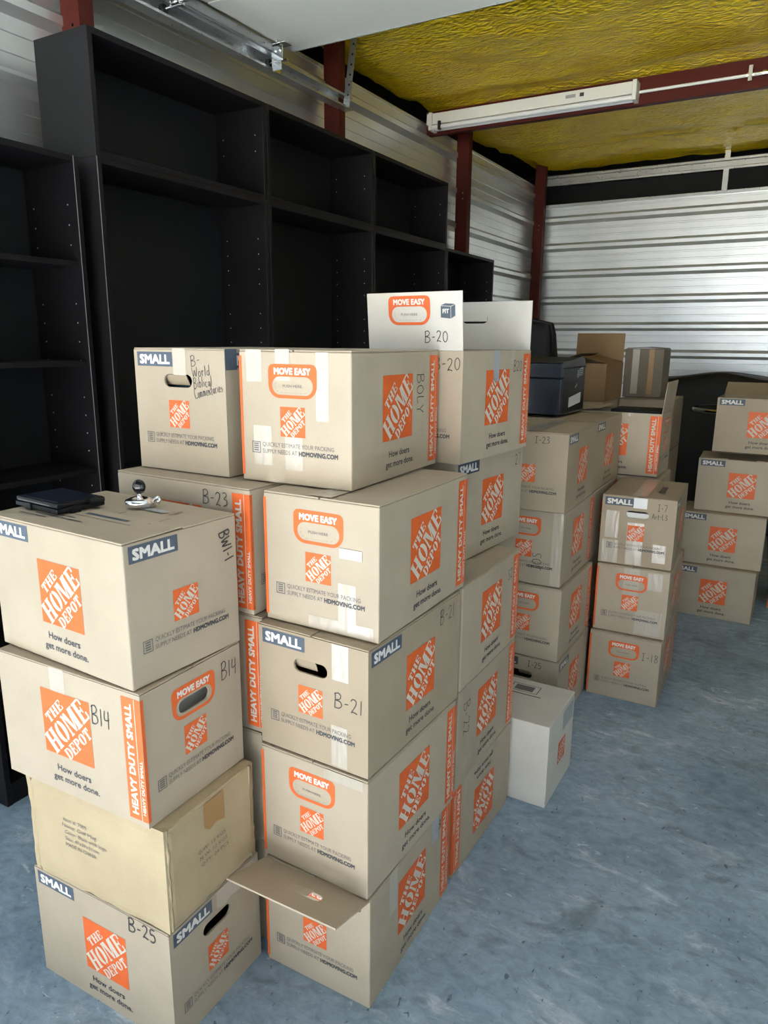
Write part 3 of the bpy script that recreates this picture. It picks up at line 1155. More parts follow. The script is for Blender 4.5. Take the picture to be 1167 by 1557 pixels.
def shell_body(mat, top=False, holes=(), w=BW, l=BL, h=BH - 0.0062, t=0.005, hole=None):
    """hollow carton: outer and inner skins, optional hand holes in the ends, optional closed top."""
    mb = MB()
    rect_o = [(0, 0), (w, 0), (w, h), (0, h)]
    rect_i = [(t, t), (w - t, t), (w - t, h - t if top else h), (t, h - t if top else h)]
    hole = hole or HOLE
    angs = list(ANG)
    for end, sgn in (('end0', -1), ('end1', 1)):
        def P(u, v, d, sgn=sgn):
            return ((-w / 2 + u) if sgn < 0 else (w / 2 - u), sgn * (l / 2 - d), v)
        if end in holes:
            cx = sum(p[0] for p in hole) / len(hole)
            cy = sum(p[1] for p in hole) / len(hole)
            aa = sorted(angs + [math.atan2(q[1] - cy, q[0] - cx) % (2 * math.pi) for q in rect_o + rect_i])
            h_ = star(cx, cy, hole, aa)
            for rect, d in ((rect_o, 0), (rect_i, t)):
                ro = star(cx, cy, rect, aa)
                for k in range(len(aa)):
                    j = (k + 1) % len(aa)
                    if math.dist(ro[k], ro[j]) < 1e-7 and math.dist(h_[k], h_[j]) < 1e-7:
                        continue
                    mb.face([P(*ro[k], d), P(*ro[j], d), P(*h_[j], d), P(*h_[k], d)], mat)
            for k in range(len(aa)):
                j = (k + 1) % len(aa)
                if math.dist(h_[k], h_[j]) > 1e-7:
                    mb.face([P(*h_[k], 0), P(*h_[j], 0), P(*h_[j], t), P(*h_[k], t)], mat)
        else:
            mb.face([P(*q, 0) for q in rect_o], mat)
            mb.face([P(*q, t) for q in rect_i], mat)
    a, b = w / 2, l / 2
    ai, bi = a - t, b - t
    hi = h - t if top else h
    for s in (-1, 1):
        mb.face([(s * a, -b, 0), (s * a, b, 0), (s * a, b, h), (s * a, -b, h)], mat)
        mb.face([(s * ai, -bi, t), (s * ai, bi, t), (s * ai, bi, hi), (s * ai, -bi, hi)], mat)
    mb.face([(-a, -b, 0), (a, -b, 0), (a, b, 0), (-a, b, 0)], mat)
    mb.face([(-ai, -bi, t), (ai, -bi, t), (ai, bi, t), (-ai, bi, t)], mat)
    if top:
        mb.face([(-a, -b, h), (a, -b, h), (a, b, h), (-a, b, h)], mat)
        mb.face([(-ai, -bi, hi), (ai, -bi, hi), (ai, bi, hi), (-ai, bi, hi)], mat)
    else:
        for p0, p1, q0, q1 in (((-a, -b), (a, -b), (-ai, -bi), (ai, -bi)), ((a, -b), (a, b), (ai, -bi), (ai, bi)),
                               ((a, b), (-a, b), (ai, bi), (-ai, bi)), ((-a, b), (-a, -b), (-ai, bi), (-ai, -bi))):
            mb.face([(*p0, h), (*p1, h), (*q1, h), (*q0, h)], mat)
    return mb.mesh('carton_body')


def flap_mesh(mat, ln, ht, t=0.004, hole=False):
    """slab hinged along X at the origin, rising along Z."""
    mb = MB()
    if not hole:
        mb.box(-ln / 2, -t / 2, 0.0, ln / 2, t / 2, ht, mat)
        return mb.mesh('flap', bevel=0.0012, seg=1)
    cx, cz = hole if isinstance(hole, tuple) else (0.0, ht * 0.55)
    inner = rrect(cx - 0.045, cz - 0.014, cx + 0.045, cz + 0.014, 0.0138, 0.0138, 8)
    rect = [(-ln / 2, 0), (ln / 2, 0), (ln / 2, ht), (-ln / 2, ht)]
    aa = sorted(ANG + [math.atan2(q[1] - cz, q[0] - cx) % (2 * math.pi) for q in rect])
    o_, i_ = star(cx, cz, rect, aa), star(cx, cz, inner, aa)
    n = len(aa)
    for k in range(n):
        j = (k + 1) % n
        for y in (-t / 2, t / 2):
            mb.face([(o_[k][0], y, o_[k][1]), (o_[j][0], y, o_[j][1]), (i_[j][0], y, i_[j][1]), (i_[k][0], y, i_[k][1])], mat)
        for lp in (o_, i_):
            mb.face([(lp[k][0], -t / 2, lp[k][1]), (lp[j][0], -t / 2, lp[j][1]), (lp[j][0], t / 2, lp[j][1]), (lp[k][0], t / 2, lp[k][1])], mat)
    me = mb.mesh('flap')
    bm = bmesh.new()
    bm.from_mesh(me)
    bmesh.ops.dissolve_degenerate(bm, edges=bm.edges, dist=1e-7)
    bm.to_mesh(me)
    bm.free()
    return me


MESH = {}


def shared(key, fn):
    if key not in MESH:
        MESH[key] = fn()
    return MESH[key]


def put(parent, name, key, face):
    (x, y), a = FACES[face]
    return obj(name, PR[key], parent, (x, y, 0), (0, 0, R(a)))


TAPE_N = [0]


def tape(parent, face, u0, v0, u1, v1, mat='tape', name='tape', layer=5, jag=0.0):
    p = Print()
    if mat == 'tape':            # clear tape: the print reads through it
        TAPE_N[0] = (TAPE_N[0] + 1) % 8
        layer = -1.2 + 0.1 * TAPE_N[0]
    if jag:
        pts = [(u0, v0 + jag), (u0 + (u1 - u0) * .35, v0), (u0 + (u1 - u0) * .6, v0 + jag * .8), (u1, v0 + jag * .4), (u1, v1), (u0, v1)]
        p.poly(pts, mat, layer)
    else:
        p.rect(u0, v0, u1, v1, mat, layer)
    (x, y), a = FACES[face]
    return obj(name, p.done('tape'), parent, (x, y, 0), (0, 0, R(a)))


def top_tape(parent, x0, y0, x1, y1, mat='tape', z=BH + 0.0006, name='tape'):
    mb = MB()
    mb.face([(x0, y0, z), (x1, y0, z), (x1, y1, z), (x0, y1, z)], mat)
    return obj(name, mb.mesh('tape', fix=False), parent)


def close_top(parent, mat, lift=(0.0, 0.0)):
    z = BH - 0.0058
    for s in (-1, 1):
        fl = shared(('topflap', mat), lambda: flap_mesh(mat, BL - 0.002, BW / 2 - 0.0018, 0.0036))
        # hinge along Y at x = s*BW/2, lying inwards
        o = obj('top_flap', fl, parent)
        ang = R(lift[0 if s < 0 else 1])
        m = Matrix.Translation((s * BW / 2, 0, z + 0.0019)) @ Matrix.Rotation(R(90) * (1 if s > 0 else -1), 4, 'Z') \
            @ Matrix.Rotation(-(R(90) - ang), 4, 'X')
        o.matrix_local = m


def carton(label, kind, orient, x, y, z, yaw, mat='kraft', style='closed', faces=None, hole=False, upside=False,
           lift=(0, 0), group=None, prints=True, push=True):
    a = R(yaw) + (R(-90) if orient == 's' else 0)
    if upside:
        e = empty('moving_box', (x, y, z + BH), (0, R(180), a))
    else:
        e = empty('moving_box', (x, y, z), (0, 0, a))
    tag(e, label, 'box', group or 'stacked moving boxes')
    if faces is None:
        faces = ('long0', 'end1') if orient == 's' else ('end0', 'long0')
        if upside:
            faces = ('end0', 'long1')
    if style == 'open':
        me = shared(('open', mat), lambda: shell_body(mat))
    elif hole:
        me = shared(('holed', mat), lambda: shell_body(mat, True, ('end0', 'end1')))
    else:
        me = shared(('solid', mat), lambda: solid_body(mat))
    obj('carton_body', me, e)
    if style == 'closed':
        close_top(e, mat, lift)
    if prints:
        for f in faces:
            if f.startswith('long'):
                if kind == 'hd':
                    put(e, 'logo_print', 'logo_hd', f)
                    put(e, 'slogan_print', 'slogan_hd', f)
                    put(e, 'heavy_duty_strip', 'strip', f)
                else:
                    put(e, 'logo_print', 'logo_small', f)
                    put(e, 'slogan_print', 'slogan_small', f)
                    put(e, 'size_label', 'small_long', f)
            else:
                put(e, 'logo_print', 'logo_end', f)
                put(e, 'web_address_print', 'web', f)
                if kind == 'hd':
                    put(e, 'handle_print', 'move_easy_hole' if hole else 'move_easy', f)
                    put(e, 'orange_edge_strip', 'strip_wrap', f)
                else:
                    put(e, 'size_label', 'small_end', f)
    return e


def flap(parent, mat, edge, ang, ht=0.150, hole=False, name='flap'):
    """open flap hinged at a top edge; ang: 0 = straight up, 90 = level outwards, negative = inwards."""
    ln = (BW if edge.startswith('end') else BL) - 0.004
    me = shared(('flap', mat, edge[:3], ht, hole), lambda: flap_mesh(mat, ln, ht, 0.004, hole))
    o = obj(name, me, parent)
    (dx, dy, rz) = {'end0': (0, -BL / 2 + 0.0025, 0), 'long0': (BW / 2 - 0.0025, 0, 90), 'end1': (0, BL / 2 - 0.0025, 180),
                    'long1': (-BW / 2 + 0.0025, 0, 270)}[edge]
    o.matrix_local = Matrix.Translation((dx, dy, BH - 0.0055)) @ Matrix.Rotation(R(rz), 4, 'Z') @ Matrix.Rotation(R(ang), 4, 'X')
    return o


def hole_flap(parent, face, mat, ang=-55, shift=0.0):
    """the pushed-in hand-hole tab, hinged at the top of the hole inside the wall"""
    mb = MB()
    mb.box(-0.040, -0.0015, -0.030, 0.040, 0.0015, 0.0, mat)
    me = mb.mesh('hand_hole_tab', bevel=0.001, seg=1)
    (x, y), a = FACES[face]
    o = obj('hand_hole_tab', me, parent)
    o.matrix_local = Matrix.Translation((x, y, 0)) @ Matrix.Rotation(R(a), 4, 'Z') @ Matrix.Translation((HCX + shift, 0.0075, 0.2405)) \
        @ Matrix.Rotation(R(ang), 4, 'X')
    return o


def lvl(k):
    return k * PITCH


H_ = handwriting
# ---- centre front column
b = carton('orange-strip moving box on top of the front centre column, two lower tape patches', 'hd', 'e', -1.002, 1.538, lvl(4), 1.6, 'kraft')
H_(b, 'long0', 0.318, 0.245, 0.040, 'BOLY', rot=R(-88))
tape(b, 'end0', 0.020, 0.232, 0.064, 0.304)
tape(b, 'end0', 0.103, 0.236, 0.142, 0.3055)
tape(b, 'end0', 0.212, 0.150, 0.245, 0.300)
tape(b, 'end0', 0.036, 0.040, 0.088, 0.132)
tape(b, 'end0', 0.126, 0.034, 0.174, 0.110)
b = carton('orange-strip moving box second from top in the front centre column', 'hd', 'e', -0.880, 1.466, lvl(3), 0.0, 'kraft')
tape(b, 'end0', 0.200, 0.006, 0.246, 0.120)
tape(b, 'end0', 0.205, 0.178, 0.262, 0.200, mat='white_print', name='torn_label')
tape(b, 'end0', 0.120, 0.004, 0.290, 0.032)
top_tape(b, -0.030, -0.22, 0.030, 0.22)
b = carton('SMALL moving box lettered B-21 with a torn hand hole, third in the front centre column', 'small', 'e', -0.879, 1.435, lvl(2), -1.4, 'kraft_tan', hole=True)
hole_flap(b, 'end0', 'kraft_tan', 22, -0.032)
H_(b, 'end0', 0.214, 0.150, 0.036, 'B-21')
H_(b, 'long0', 0.330, 0.250, 0.038, 'B-21')
tape(b, 'end0', 0.208, 0.215, 0.252, 0.300)
tape(b, 'end0', 0.205, 0.004, 0.248, 0.105)
b = carton('orange-strip moving box fourth down the front centre column with push-here handle', 'hd', 'e', -0.877, 1.428, lvl(1), -1.1, 'kraft')
tape(b, 'end0', 0.185, 0.275, 0.290, 0.300)
b = carton('orange-strip moving box on the floor in the front centre column, its end flap sticking out', 'hd', 'e', -0.881, 1.427, 0.0, 1.0, 'kraft', style='flapped')
close_top(b, 'kraft')
f = flap(b, 'kraft', 'end0', 74, 0.150, hole=(0.02, 0.075), name='end_flap')
mbx = MB()
mbx.box(-0.034, -0.0015, -0.0125, 0.026, 0.0015, 0.0125, 'kraft')
obj('slot_tab', mbx.mesh('slot_tab', bevel=0.001, seg=1), f, (0.008, 0.0035, 0.0755), (R(5), 0, R(4)))
H_(b, 'end0', 0.255, 0.262, 0.030, '18')
H_(b, 'long0', 0.372, 0.248, 0.030, '3')
tape(b, 'long0', 0.330, 0.225, 0.372, 0.300, mat='grey_sticker', name='grey_tape', layer=1)
tape(b, 'long0', 0.095, 0.185, 0.135, 0.304, mat='tape')

# ---- second centre column
b = carton('open-topped moving box with both end flaps raised, lettered B-20', 'hd', 'e', -0.927, 2.011, lvl(4), -3.9, 'kraft', style='open')
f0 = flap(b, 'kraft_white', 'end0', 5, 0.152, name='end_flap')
f0['label'] = 'raised front flap with orange handle print and B-20'
H_(f0, None, 0.035, 0.022, 0.030, 'B-20', loc=(0, -0.002, 0), erot=(0, 0, 0))
o = obj('handle_print', PR['move_easy'], f0, (-HCX - 0.012, -0.0022, 0.105 - 0.235 + 0.0), (0, 0, 0))
o = obj('box_emblem', PR['cube'], f0, (0.086, -0.0022, 0.086), (0, 0, 0))
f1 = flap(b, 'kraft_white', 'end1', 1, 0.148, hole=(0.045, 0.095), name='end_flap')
mbx = MB()
mbx.box(-0.044, -0.0015, -0.012, 0.044, 0.0015, 0.012, 'kraft_white')
obj('slot_tab', mbx.mesh('slot_tab', bevel=0.001, seg=1), f1, (0.045, 0.0035, 0.099), (R(-6), 0, 0))
flap(b, 'kraft', 'long1', -172, 0.150, name='side_flap')
flap(b, 'kraft', 'long0', -172, 0.150, name='side_flap')
H_(b, 'end0', 0.215, 0.250, 0.034, 'B-20')
H_(b, 'long0', 0.320, 0.240, 0.032, 'B20')
tape(b, 'long0', 0.185, 0.215, 0.222, 0.3015, mat='grey_sticker', name='grey_tape', layer=1)
tape(b, 'long0', 0.300, 0.262, 0.330, 0.3015, mat='tape')
b = carton('SMALL moving box under the open B-20 box', 'small', 'e', -0.957, 2.066, lvl(3), -5.0, 'kraft')
H_(b, 'long0', 0.385, 0.245, 0.036, '27')
b = carton('orange-strip moving box at mid height of the second centre column', 'hd', 'e', -0.880, 1.905, lvl(2), 0.4, 'kraft')
H_(b, 'long0', 0.345, 0.225, 0.034, 'S2')
b = carton('orange-strip moving box with scribble down its left side, second from floor behind the front column', 'hd', 'e', -0.885, 1.916, lvl(1), 0.0, 'kraft')
H_(b, 'long0', 0.035, 0.250, 0.045, 'B-22', rot=R(-88))
b = carton('upside-down orange-strip moving box on the floor of the second centre column', 'hd', 'e', -0.887, 1.917, 0.0, -0.8, 'kraft', upside=True)

# ---- left front stack
b = carton('SMALL moving box topping the left front stack, carrying the black case', 'small', 's', -1.299, 1.048, lvl(4) - 0.0477 - PITCH + 0.0 , -2.3, 'kraft', lift=(0.0, 1.2))
H_(b, 'end1', 0.250, 0.270, 0.030, 'BW1-1', rot=R(-78), pen=0.0034, width=0.85)
top_tape(b, -0.075, 0.00, -0.055, 0.10, mat='grey_sticker', name='grey_band')  # plain grey band across part of the box top
top_tape(b, 0.03, -0.04, 0.042, 0.10, mat='slate', name='blue_stripe')
for k, (x0, y0, x1, y1) in enumerate(((0.075, -0.16, 0.080, -0.02), (0.090, -0.14, 0.0945, 0.02), (0.105, -0.18, 0.109, -0.08), (-0.02, 0.02, 0.02, 0.024),
                                      (0.055, -0.05, 0.058, 0.13), (-0.09, 0.12, -0.05, 0.125), (-0.03, 0.15, 0.03, 0.153))):
    top_tape(b, x0, y0, x1, y1, mat='ink_soft', name='printed_line')
L1Z = lvl(4) - 0.0477
b = carton('orange-strip moving box lettered B14 on both faces, hand hole open', 'hd', 's', -1.295, 1.035, lvl(3) - 0.0477 - PITCH, 1.5, 'kraft', hole=True)
H_(b, 'long0', 0.300, 0.203, 0.042, 'B14', pen=0.0022, width=0.82)
H_(b, 'end1', 0.236, 0.232, 0.042, 'B14', pen=0.0022, width=0.78)
tape(b, 'long0', 0.175, 0.235, 0.222, 0.302)
B14 = b
b = carton('SMALL moving box at the floor of the left front stack, under the tan carton', 'small', 's', -1.274, 1.048, 0.0, 1.2, 'kraft', hole=True)
hole_flap(b, 'end1', 'kraft', 80, 0.0)
H_(b, 'long0', 0.322, 0.262, 0.036, 'B-25', pen=0.003)
tape(b, 'end1', 0.150, 0.245, 0.232, 0.300, jag=0.012)

# tan unbranded carton, dented
tc_ = empty('tan_carton', (-1.262, 1.040, PITCH), (0, 0, R(2.2)))
tag(tc_, 'dented yellowish tan carton with printed item details in the left front stack', 'box')


def dented_box(w, l, h, mat, seed, amp=0.004, n=(16, 14, 12)):
    bm = bmesh.new()
    bmesh.ops.create_cube(bm, size=1.0)
    bmesh.ops.subdivide_edges(bm, edges=bm.edges, cuts=13, use_grid_fill=True)
    for v in bm.verts:
        c = v.co
        ex = [abs(abs(c[i]) - 0.5) < 1e-4 for i in range(3)]
        ne = sum(ex)
        p = Vector((c.x * w, c.y * l, (c.z + 0.5) * h))
        s = noise.noise(Vector((p.x * 9, p.y * 9, p.z * 9 + seed)))
        s2 = noise.noise(Vector((p.x * 30, p.y * 30, p.z * 30 + seed)))
        if ne == 1:
            nrm = Vector([(1 if c[i] > 0 else -1) if ex[i] else 0 for i in range(3)])
            edge = 1 - max(abs(c[i]) * 2 for i in range(3) if not ex[i])
            if not ex[2]:
                p += nrm * (s * amp * min(1, edge * 4))
        else:
            inward = Vector([(-1 if c[i] > 0 else 1) if ex[i] else 0 for i in range(3)]).normalized()
            p += inward * (0.0035 + abs(s2) * 0.0055)
        p.z = min(max(p.z, 0), h)
        v.co = p
    me = bpy.data.meshes.new('carton_body')
    bm.to_mesh(me)
    bm.free()
    me.materials.append(M[mat])
    return me


TW, TL, TH = 0.435, 0.300, 0.2575
obj('carton_body', dented_box(TW, TL, TH, 'kraft_yellow', 3.1, amp=0.0007), tc_)
p = Print()
for k, s in enumerate(('Item #: 7005', 'Name: Golf Mug', 'Color: Black with logo', 'Size: 41x31x31cm', 'MADE IN CHINA')):
    p.text(s, 0.125 - (0.006 if k == 1 else 0), 0.178 - 0.0165 * k, 0.0090, 'ink_soft', 1, width=(0.075, 0.110, 0.135, 0.108, 0.098)[k])
obj('item_print', p.done('item_print'), tc_, (-TW / 2, -TL / 2 - 0.0002, 0))
p = Print()
for k, s in enumerate(('G.W: 13 KGS', 'N.W: 12 KGS', 'QTY: 24 PCS')):
    p.text(s, 0.096 + 0.004 * k, 0.135 - 0.018 * k, 0.009, 'ink_soft', 1, width=0.092)
p.poly([(0.120, 0.188), (0.137, 0.174), (0.160, 0.181), (0.188, 0.172), (0.188, 0.246), (0.120, 0.246)], 'brown_tape', 0)
obj('weight_print', p.done('weight_print'), tc_, (TW / 2 + 0.0002, -TL / 2, 0), (0, 0, R(90)))
for (cx_, cy_, ln, rz) in ((TW / 2 - 0.004, -TL / 2 + 0.012, TH * 0.96, 0), (TW / 2 - 0.004, TL / 2 - 0.02, TH * 0.96, 0), (-TW / 2 + 0.02, -TL / 2 + 0.004, TH * 0.96, 0)):
    mb = MB()
    pts = [(cx_ + 0.004 * noise.noise((k * 0.7, cx_ * 9, cy_ * 5)), cy_ + 0.004 * noise.noise((k * 0.9, cy_ * 9, 2)), 0.005 + ln * k / 12) for k in range(13)]
    mb.tube(pts, 0.0042, 'kraft_yellow', 6)
    obj('crease', mb.mesh('crease', smooth=True), tc_)
mb = MB()
pts = [(TW / 2 - 0.006, -TL / 2 + 0.01 + (TL - 0.02) * k / 16, TH - 0.010 + 0.004 * noise.noise((k * 0.8, 3, 3))) for k in range(17)]
mb.tube(pts, 0.0055, 'kraft_yellow', 6)
obj('crease', mb.mesh('crease', smooth=True), tc_)

# ---- column behind the left stack
b = carton('SMALL moving box lettered with a commentary title, hand hole pushed in, beside the bookcase', 'small', 'e', -1.340, 1.531, lvl(4), -0.1, 'kraft', hole=True)
hole_flap(b, 'end0', 'kraft_tan', 30, -0.020)
for k, s in enumerate(('B-', 'World', 'Biblical', 'Commentaries')):
    H_(b, 'end0', 0.196 + 0.003 * k, 0.262 - 0.026 * k, 0.025, s, rot=R(6 if k < 3 else 13), width=(1.1, .85, .72, .60)[k], pen=0.0015)
tape(b, 'end0', 0.135, 0.240, 0.178, 0.304)
tape(b, 'long0', 0.0, 0.255, 0.040, 0.304, mat='slate', name='torn_tape')
b = carton('orange-strip moving box lettered B-23, its long side behind the left front stack', 'hd', 's', -1.285, 1.391, lvl(3), -1.2, 'kraft')
H_(b, 'long0', 0.300, 0.255, 0.034, 'B-23')
carton('orange-strip moving box under the B-23 box, strip corner showing in the gap', 'hd', 's', -1.270, 1.392, lvl(2), 0.3, 'kraft')
carton('plain-cornered moving box low in the gap behind the left stack', 'small', 's', -1.282, 1.395, lvl(1), -0.5, 'kraft', prints=False)
carton('moving box on the floor hidden behind the left front stack', 'small', 's', -1.278, 1.395, 0.0, 0.4, 'kraft', prints=False)

# ---- middle stack lettered I
b = carton('SMALL moving box lettered I-23 on top of the middle stack', 'small', 'e', -0.897, 2.868, lvl(3), 1.0, 'kraft_tan')
H_(b, 'end0', 0.175, 0.262, 0.026, 'I-23')
top_tape(b, -0.03, -0.22, 0.03, 0.22)
b = carton('orange-strip moving box second down the middle stack, scribble beside its logo', 'hd', 'e', -0.900, 2.900, lvl(2), 0.0, 'kraft')
H_(b, 'end0', 0.222, 0.060, 0.040, 'IOS', rot=R(88))
tape(b, 'end0', 0.262, 0.004, 0.300, 0.300)
carton('orange-strip moving box third down the middle stack', 'hd', 'e', -0.885, 2.890, lvl(1), -0.7, 'kraft')
b = carton('SMALL moving box lettered I-25 on the floor behind the low pale box', 'small', 'e', -0.880, 2.892, 0.0, 0.0, 'kraft', hole=True)
hole_flap(b, 'end0', 'kraft', 35, 0.025)
H_(b, 'end0', 0.175, 0.262, 0.026, 'I-25')
# row behind it
carton('SMALL moving box behind the I-23 box, beside the printer', 'small', 'e', -0.905, 3.342, lvl(3), -0.5, 'kraft_tan')
for k, s in enumerate(('moving box on the floor behind the middle stack', 'moving box second from the floor behind the middle stack',
                       'moving box with pale edge glimpsed between the middle stack and the taped stack')):
    carton(s, ('small', 'hd', 'hd')[k], 'e', -0.905, 3.350, lvl(k), 0.3 * k, 'kraft')
for k in range(4):
    carton(('floor-level box', 'second-level box', 'third-level box', 'top box')[k] + ' of the hidden column holding up the printer', 'small', 'e', -1.222, 3.345, lvl(k), 0.2, 'kraft', prints=False)

# low box, its lit front put into the pale colour, lying in front of the middle stack
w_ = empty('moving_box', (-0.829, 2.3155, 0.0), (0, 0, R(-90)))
tag(w_, 'low moving box on the floor, coloured pale for its lit blank front, beside the centre columns', 'box', 'stacked moving boxes')
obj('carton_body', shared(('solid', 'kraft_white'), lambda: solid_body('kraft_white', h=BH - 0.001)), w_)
obj('logo_print', PR['logo_end_tiny'], w_, (BW / 2, BL / 2, 0), (0, 0, R(180)))
top = MB()
zt = BH - 0.001 + 0.0006
for (x0, y0, x1, y1, m_) in ((-0.10, 0.02, -0.060, 0.09, 'ink_soft'),):
    top.face([(x0, y0, zt), (x1, y0, zt), (x1, y1, zt), (x0, y1, zt)], m_)
for (x0, y0, x1, y1) in ((-0.110, 0.005, -0.107, 0.11), (-0.053, 0.005, -0.050, 0.11), (-0.110, 0.005, -0.050, 0.008), (-0.110, 0.107, -0.050, 0.110),
                         (-0.036, 0.0, -0.030, 0.13), (0.015, -0.03, 0.020, 0.035), (0.03, -0.03, 0.033, 0.03), (0.07, -0.03, 0.073, 0.03), (0.03, 0.027, 0.073, 0.03)):
    top.face([(x0, y0, zt), (x1, y0, zt), (x1, y1, zt), (x0, y1, zt)], 'ink')
obj('top_print', top.mesh('top_print', fix=False), w_)
tape(w_, 'end1', 0.16, 0.215, 0.285, 0.285, mat='grey_sticker', name='grey_label', layer=1)

# ---- taped stack of three
b = carton('SMALL moving box wrapped in shiny tape topping the three-box stack', 'small', 'e', -0.571, 3.358, lvl(2), 2.6, 'kraft_tan', hole=True)
H_(b, 'end0', 0.228, 0.250, 0.030, 'I-7', width=0.8)
H_(b, 'end0', 0.208, 0.216, 0.024, 'Art-L3', width=0.8)
tape(b, 'end0', 0.130, 0.255, 0.185, 0.300, mat='sticker', name='white_tape', layer=4)
tape(b, 'end0', 0.020, 0.115, 0.075, 0.235)
tape(b, 'end0', 0.112, 0.004, 0.180, 0.190)
tape(b, 'end0', 0.012, 0.004, 0.080, 0.105)
tape(b, 'end0', 0.222, 0.025, 0.276, 0.105)
top_tape(b, -0.03, -0.22, 0.03, 0.22)
top_tape(b, -0.012, -0.10, 0.030, 0.20, mat='orange', name='orange_tape', z=BH + 0.0003)
top_tape(b, 0.06, -0.10, 0.085, 0.05, mat='ink', name='printed_mark')
b = carton('orange-strip moving box in the middle of the three-box stack', 'hd', 'e', -0.562, 3.338, lvl(1), 1.3, 'kraft')
tape(b, 'end0', 0.115, 0.175, 0.180, 0.300)
tape(b, 'end0', 0.215, 0.215, 0.275, 0.290)
tape(b, 'end0', 0.175, 0.010, 0.285, 0.120)
b = carton('orange-strip moving box lettered I-18 at the floor of the three-box stack', 'hd', 'e', -0.564, 3.317, 0.0, 0.9, 'kraft')
H_(b, 'end0', 0.226, 0.208, 0.036, 'I-18')

# ---- open box behind the three-box stack
b = carton('open heavy-duty moving box behind the taped stack, side flap standing up', 'hd', 's', -0.8025, 3.778, lvl(3) + 0.004, 0.0, 'kraft', style='open')
flap(b, 'kraft', 'end1', 5, 0.150, name='end_flap')
flap(b, 'kraft', 'end0', -84, 0.150, name='end_flap')
flap(b, 'kraft', 'long0', -160, 0.120, name='side_flap')
flap(b, 'kraft', 'long1', -168, 0.120, name='side_flap')
tape(b, 'long0', 0.285, 0.285, 0.315, 0.300)
for k, s in enumerate(('floor box under the open heavy-duty box', 'second box under the open heavy-duty box', 'box directly under the open heavy-duty box, its top edge peeking out')):
    carton(s, 'small', 's', -0.785, 3.785, lvl(k), 0.3 * k, 'kraft', prints=False)

# ---- right stack of four
b = carton('open-topped SMALL moving box topping the right-hand stack', 'small', 's', -0.205, 4.610, lvl(3) + 0.040, -0.5, 'kraft_tan', style='open')
flap(b, 'kraft_tan', 'long1', 62, 0.140, name='side_flap')
flap(b, 'kraft_tan', 'end1', 95, 0.140, name='end_flap')
flap(b, 'kraft_tan', 'end0', -170, 0.140, name='end_flap')
b = carton('moving box with loosely folded flaps second in the right-hand stack', 'small', 's', -0.270, 4.620, lvl(2), 0.0, 'kraft', style='open')
for fl_, an in (('end0', -88), ('end1', -88), ('long0', -83), ('long1', -82)):
    flap(b, 'kraft_tan', fl_, an, 0.148, name='folded_flap')
carton('SMALL moving box third in the right-hand stack', 'small', 's', -0.333, 4.565, lvl(1), 0.8, 'kraft')
carton('SMALL moving box on the floor of the right-hand stack', 'small', 's', -0.345, 4.530, 0.0, -0.8, 'kraft')
carton('orange-strip moving box cut by the right edge of the view', 'hd', 'e', 0.095, 4.95, 0.0, 0.0, 'kraft')

# ---- boxes and things at the back
for k in range(4):
    carton(('floor box', 'second box', 'third box', 'top box')[k] + ' of the hidden column under the brown open carton', 'small', 'e', -1.145, 4.42, lvl(k), 0, 'kraft_tan', prints=False)
    carton(('floor box', 'second box', 'third box', 'top box')[k] + ' of the back column under the narrow dull carton', 'small', 'e', -0.835, 4.78, lvl(k), 0, 'kraft_tan', prints=False)
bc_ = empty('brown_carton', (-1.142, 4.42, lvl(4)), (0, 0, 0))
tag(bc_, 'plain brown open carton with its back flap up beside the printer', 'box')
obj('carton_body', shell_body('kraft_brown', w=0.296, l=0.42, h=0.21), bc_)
o = obj('back_flap', flap_mesh('kraft_brown', 0.29, 0.170), bc_, (0, 0.207, 0.211), (R(-3), 0, 0))
o = obj('side_flap', flap_mesh('kraft_brown', 0.40, 0.145), bc_, (0.146, 0.0, 0.2125), (R(-76), 0, R(90)))
o = obj('side_flap', flap_mesh('kraft_brown', 0.40, 0.145), bc_, (-0.146, 0.0, 0.2125), (R(-70), 0, R(-90)))
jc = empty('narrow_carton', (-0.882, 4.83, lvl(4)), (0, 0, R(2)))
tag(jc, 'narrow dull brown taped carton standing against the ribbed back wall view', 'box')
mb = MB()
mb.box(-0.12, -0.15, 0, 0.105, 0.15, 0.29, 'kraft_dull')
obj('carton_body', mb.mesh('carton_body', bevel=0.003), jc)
for (x0, x1, m_) in ((-0.075, -0.035, 'tape'), (0.02, 0.05, 'brown_tape')):
    mb = MB()
    mb.box(x0, -0.1512, 0.02, x1, -0.1504, 0.289, m_)
    mb.box(x0, -0.1512, 0.2903, x1, 0.14, 0.2910, m_)
    obj('tape', mb.mesh('tape'), jc)
for s_ in (-1, 1):
    o = obj('top_flap', flap_mesh('kraft_dull', 0.29, 0.108), jc, (s_ * 0.107 - 0.006, 0, 0.2935), (R(86), 0, R(90) if s_ > 0 else R(-90)))
    o.rotation_euler = (R(-87), 0, R(90) if s_ > 0 else R(-90))

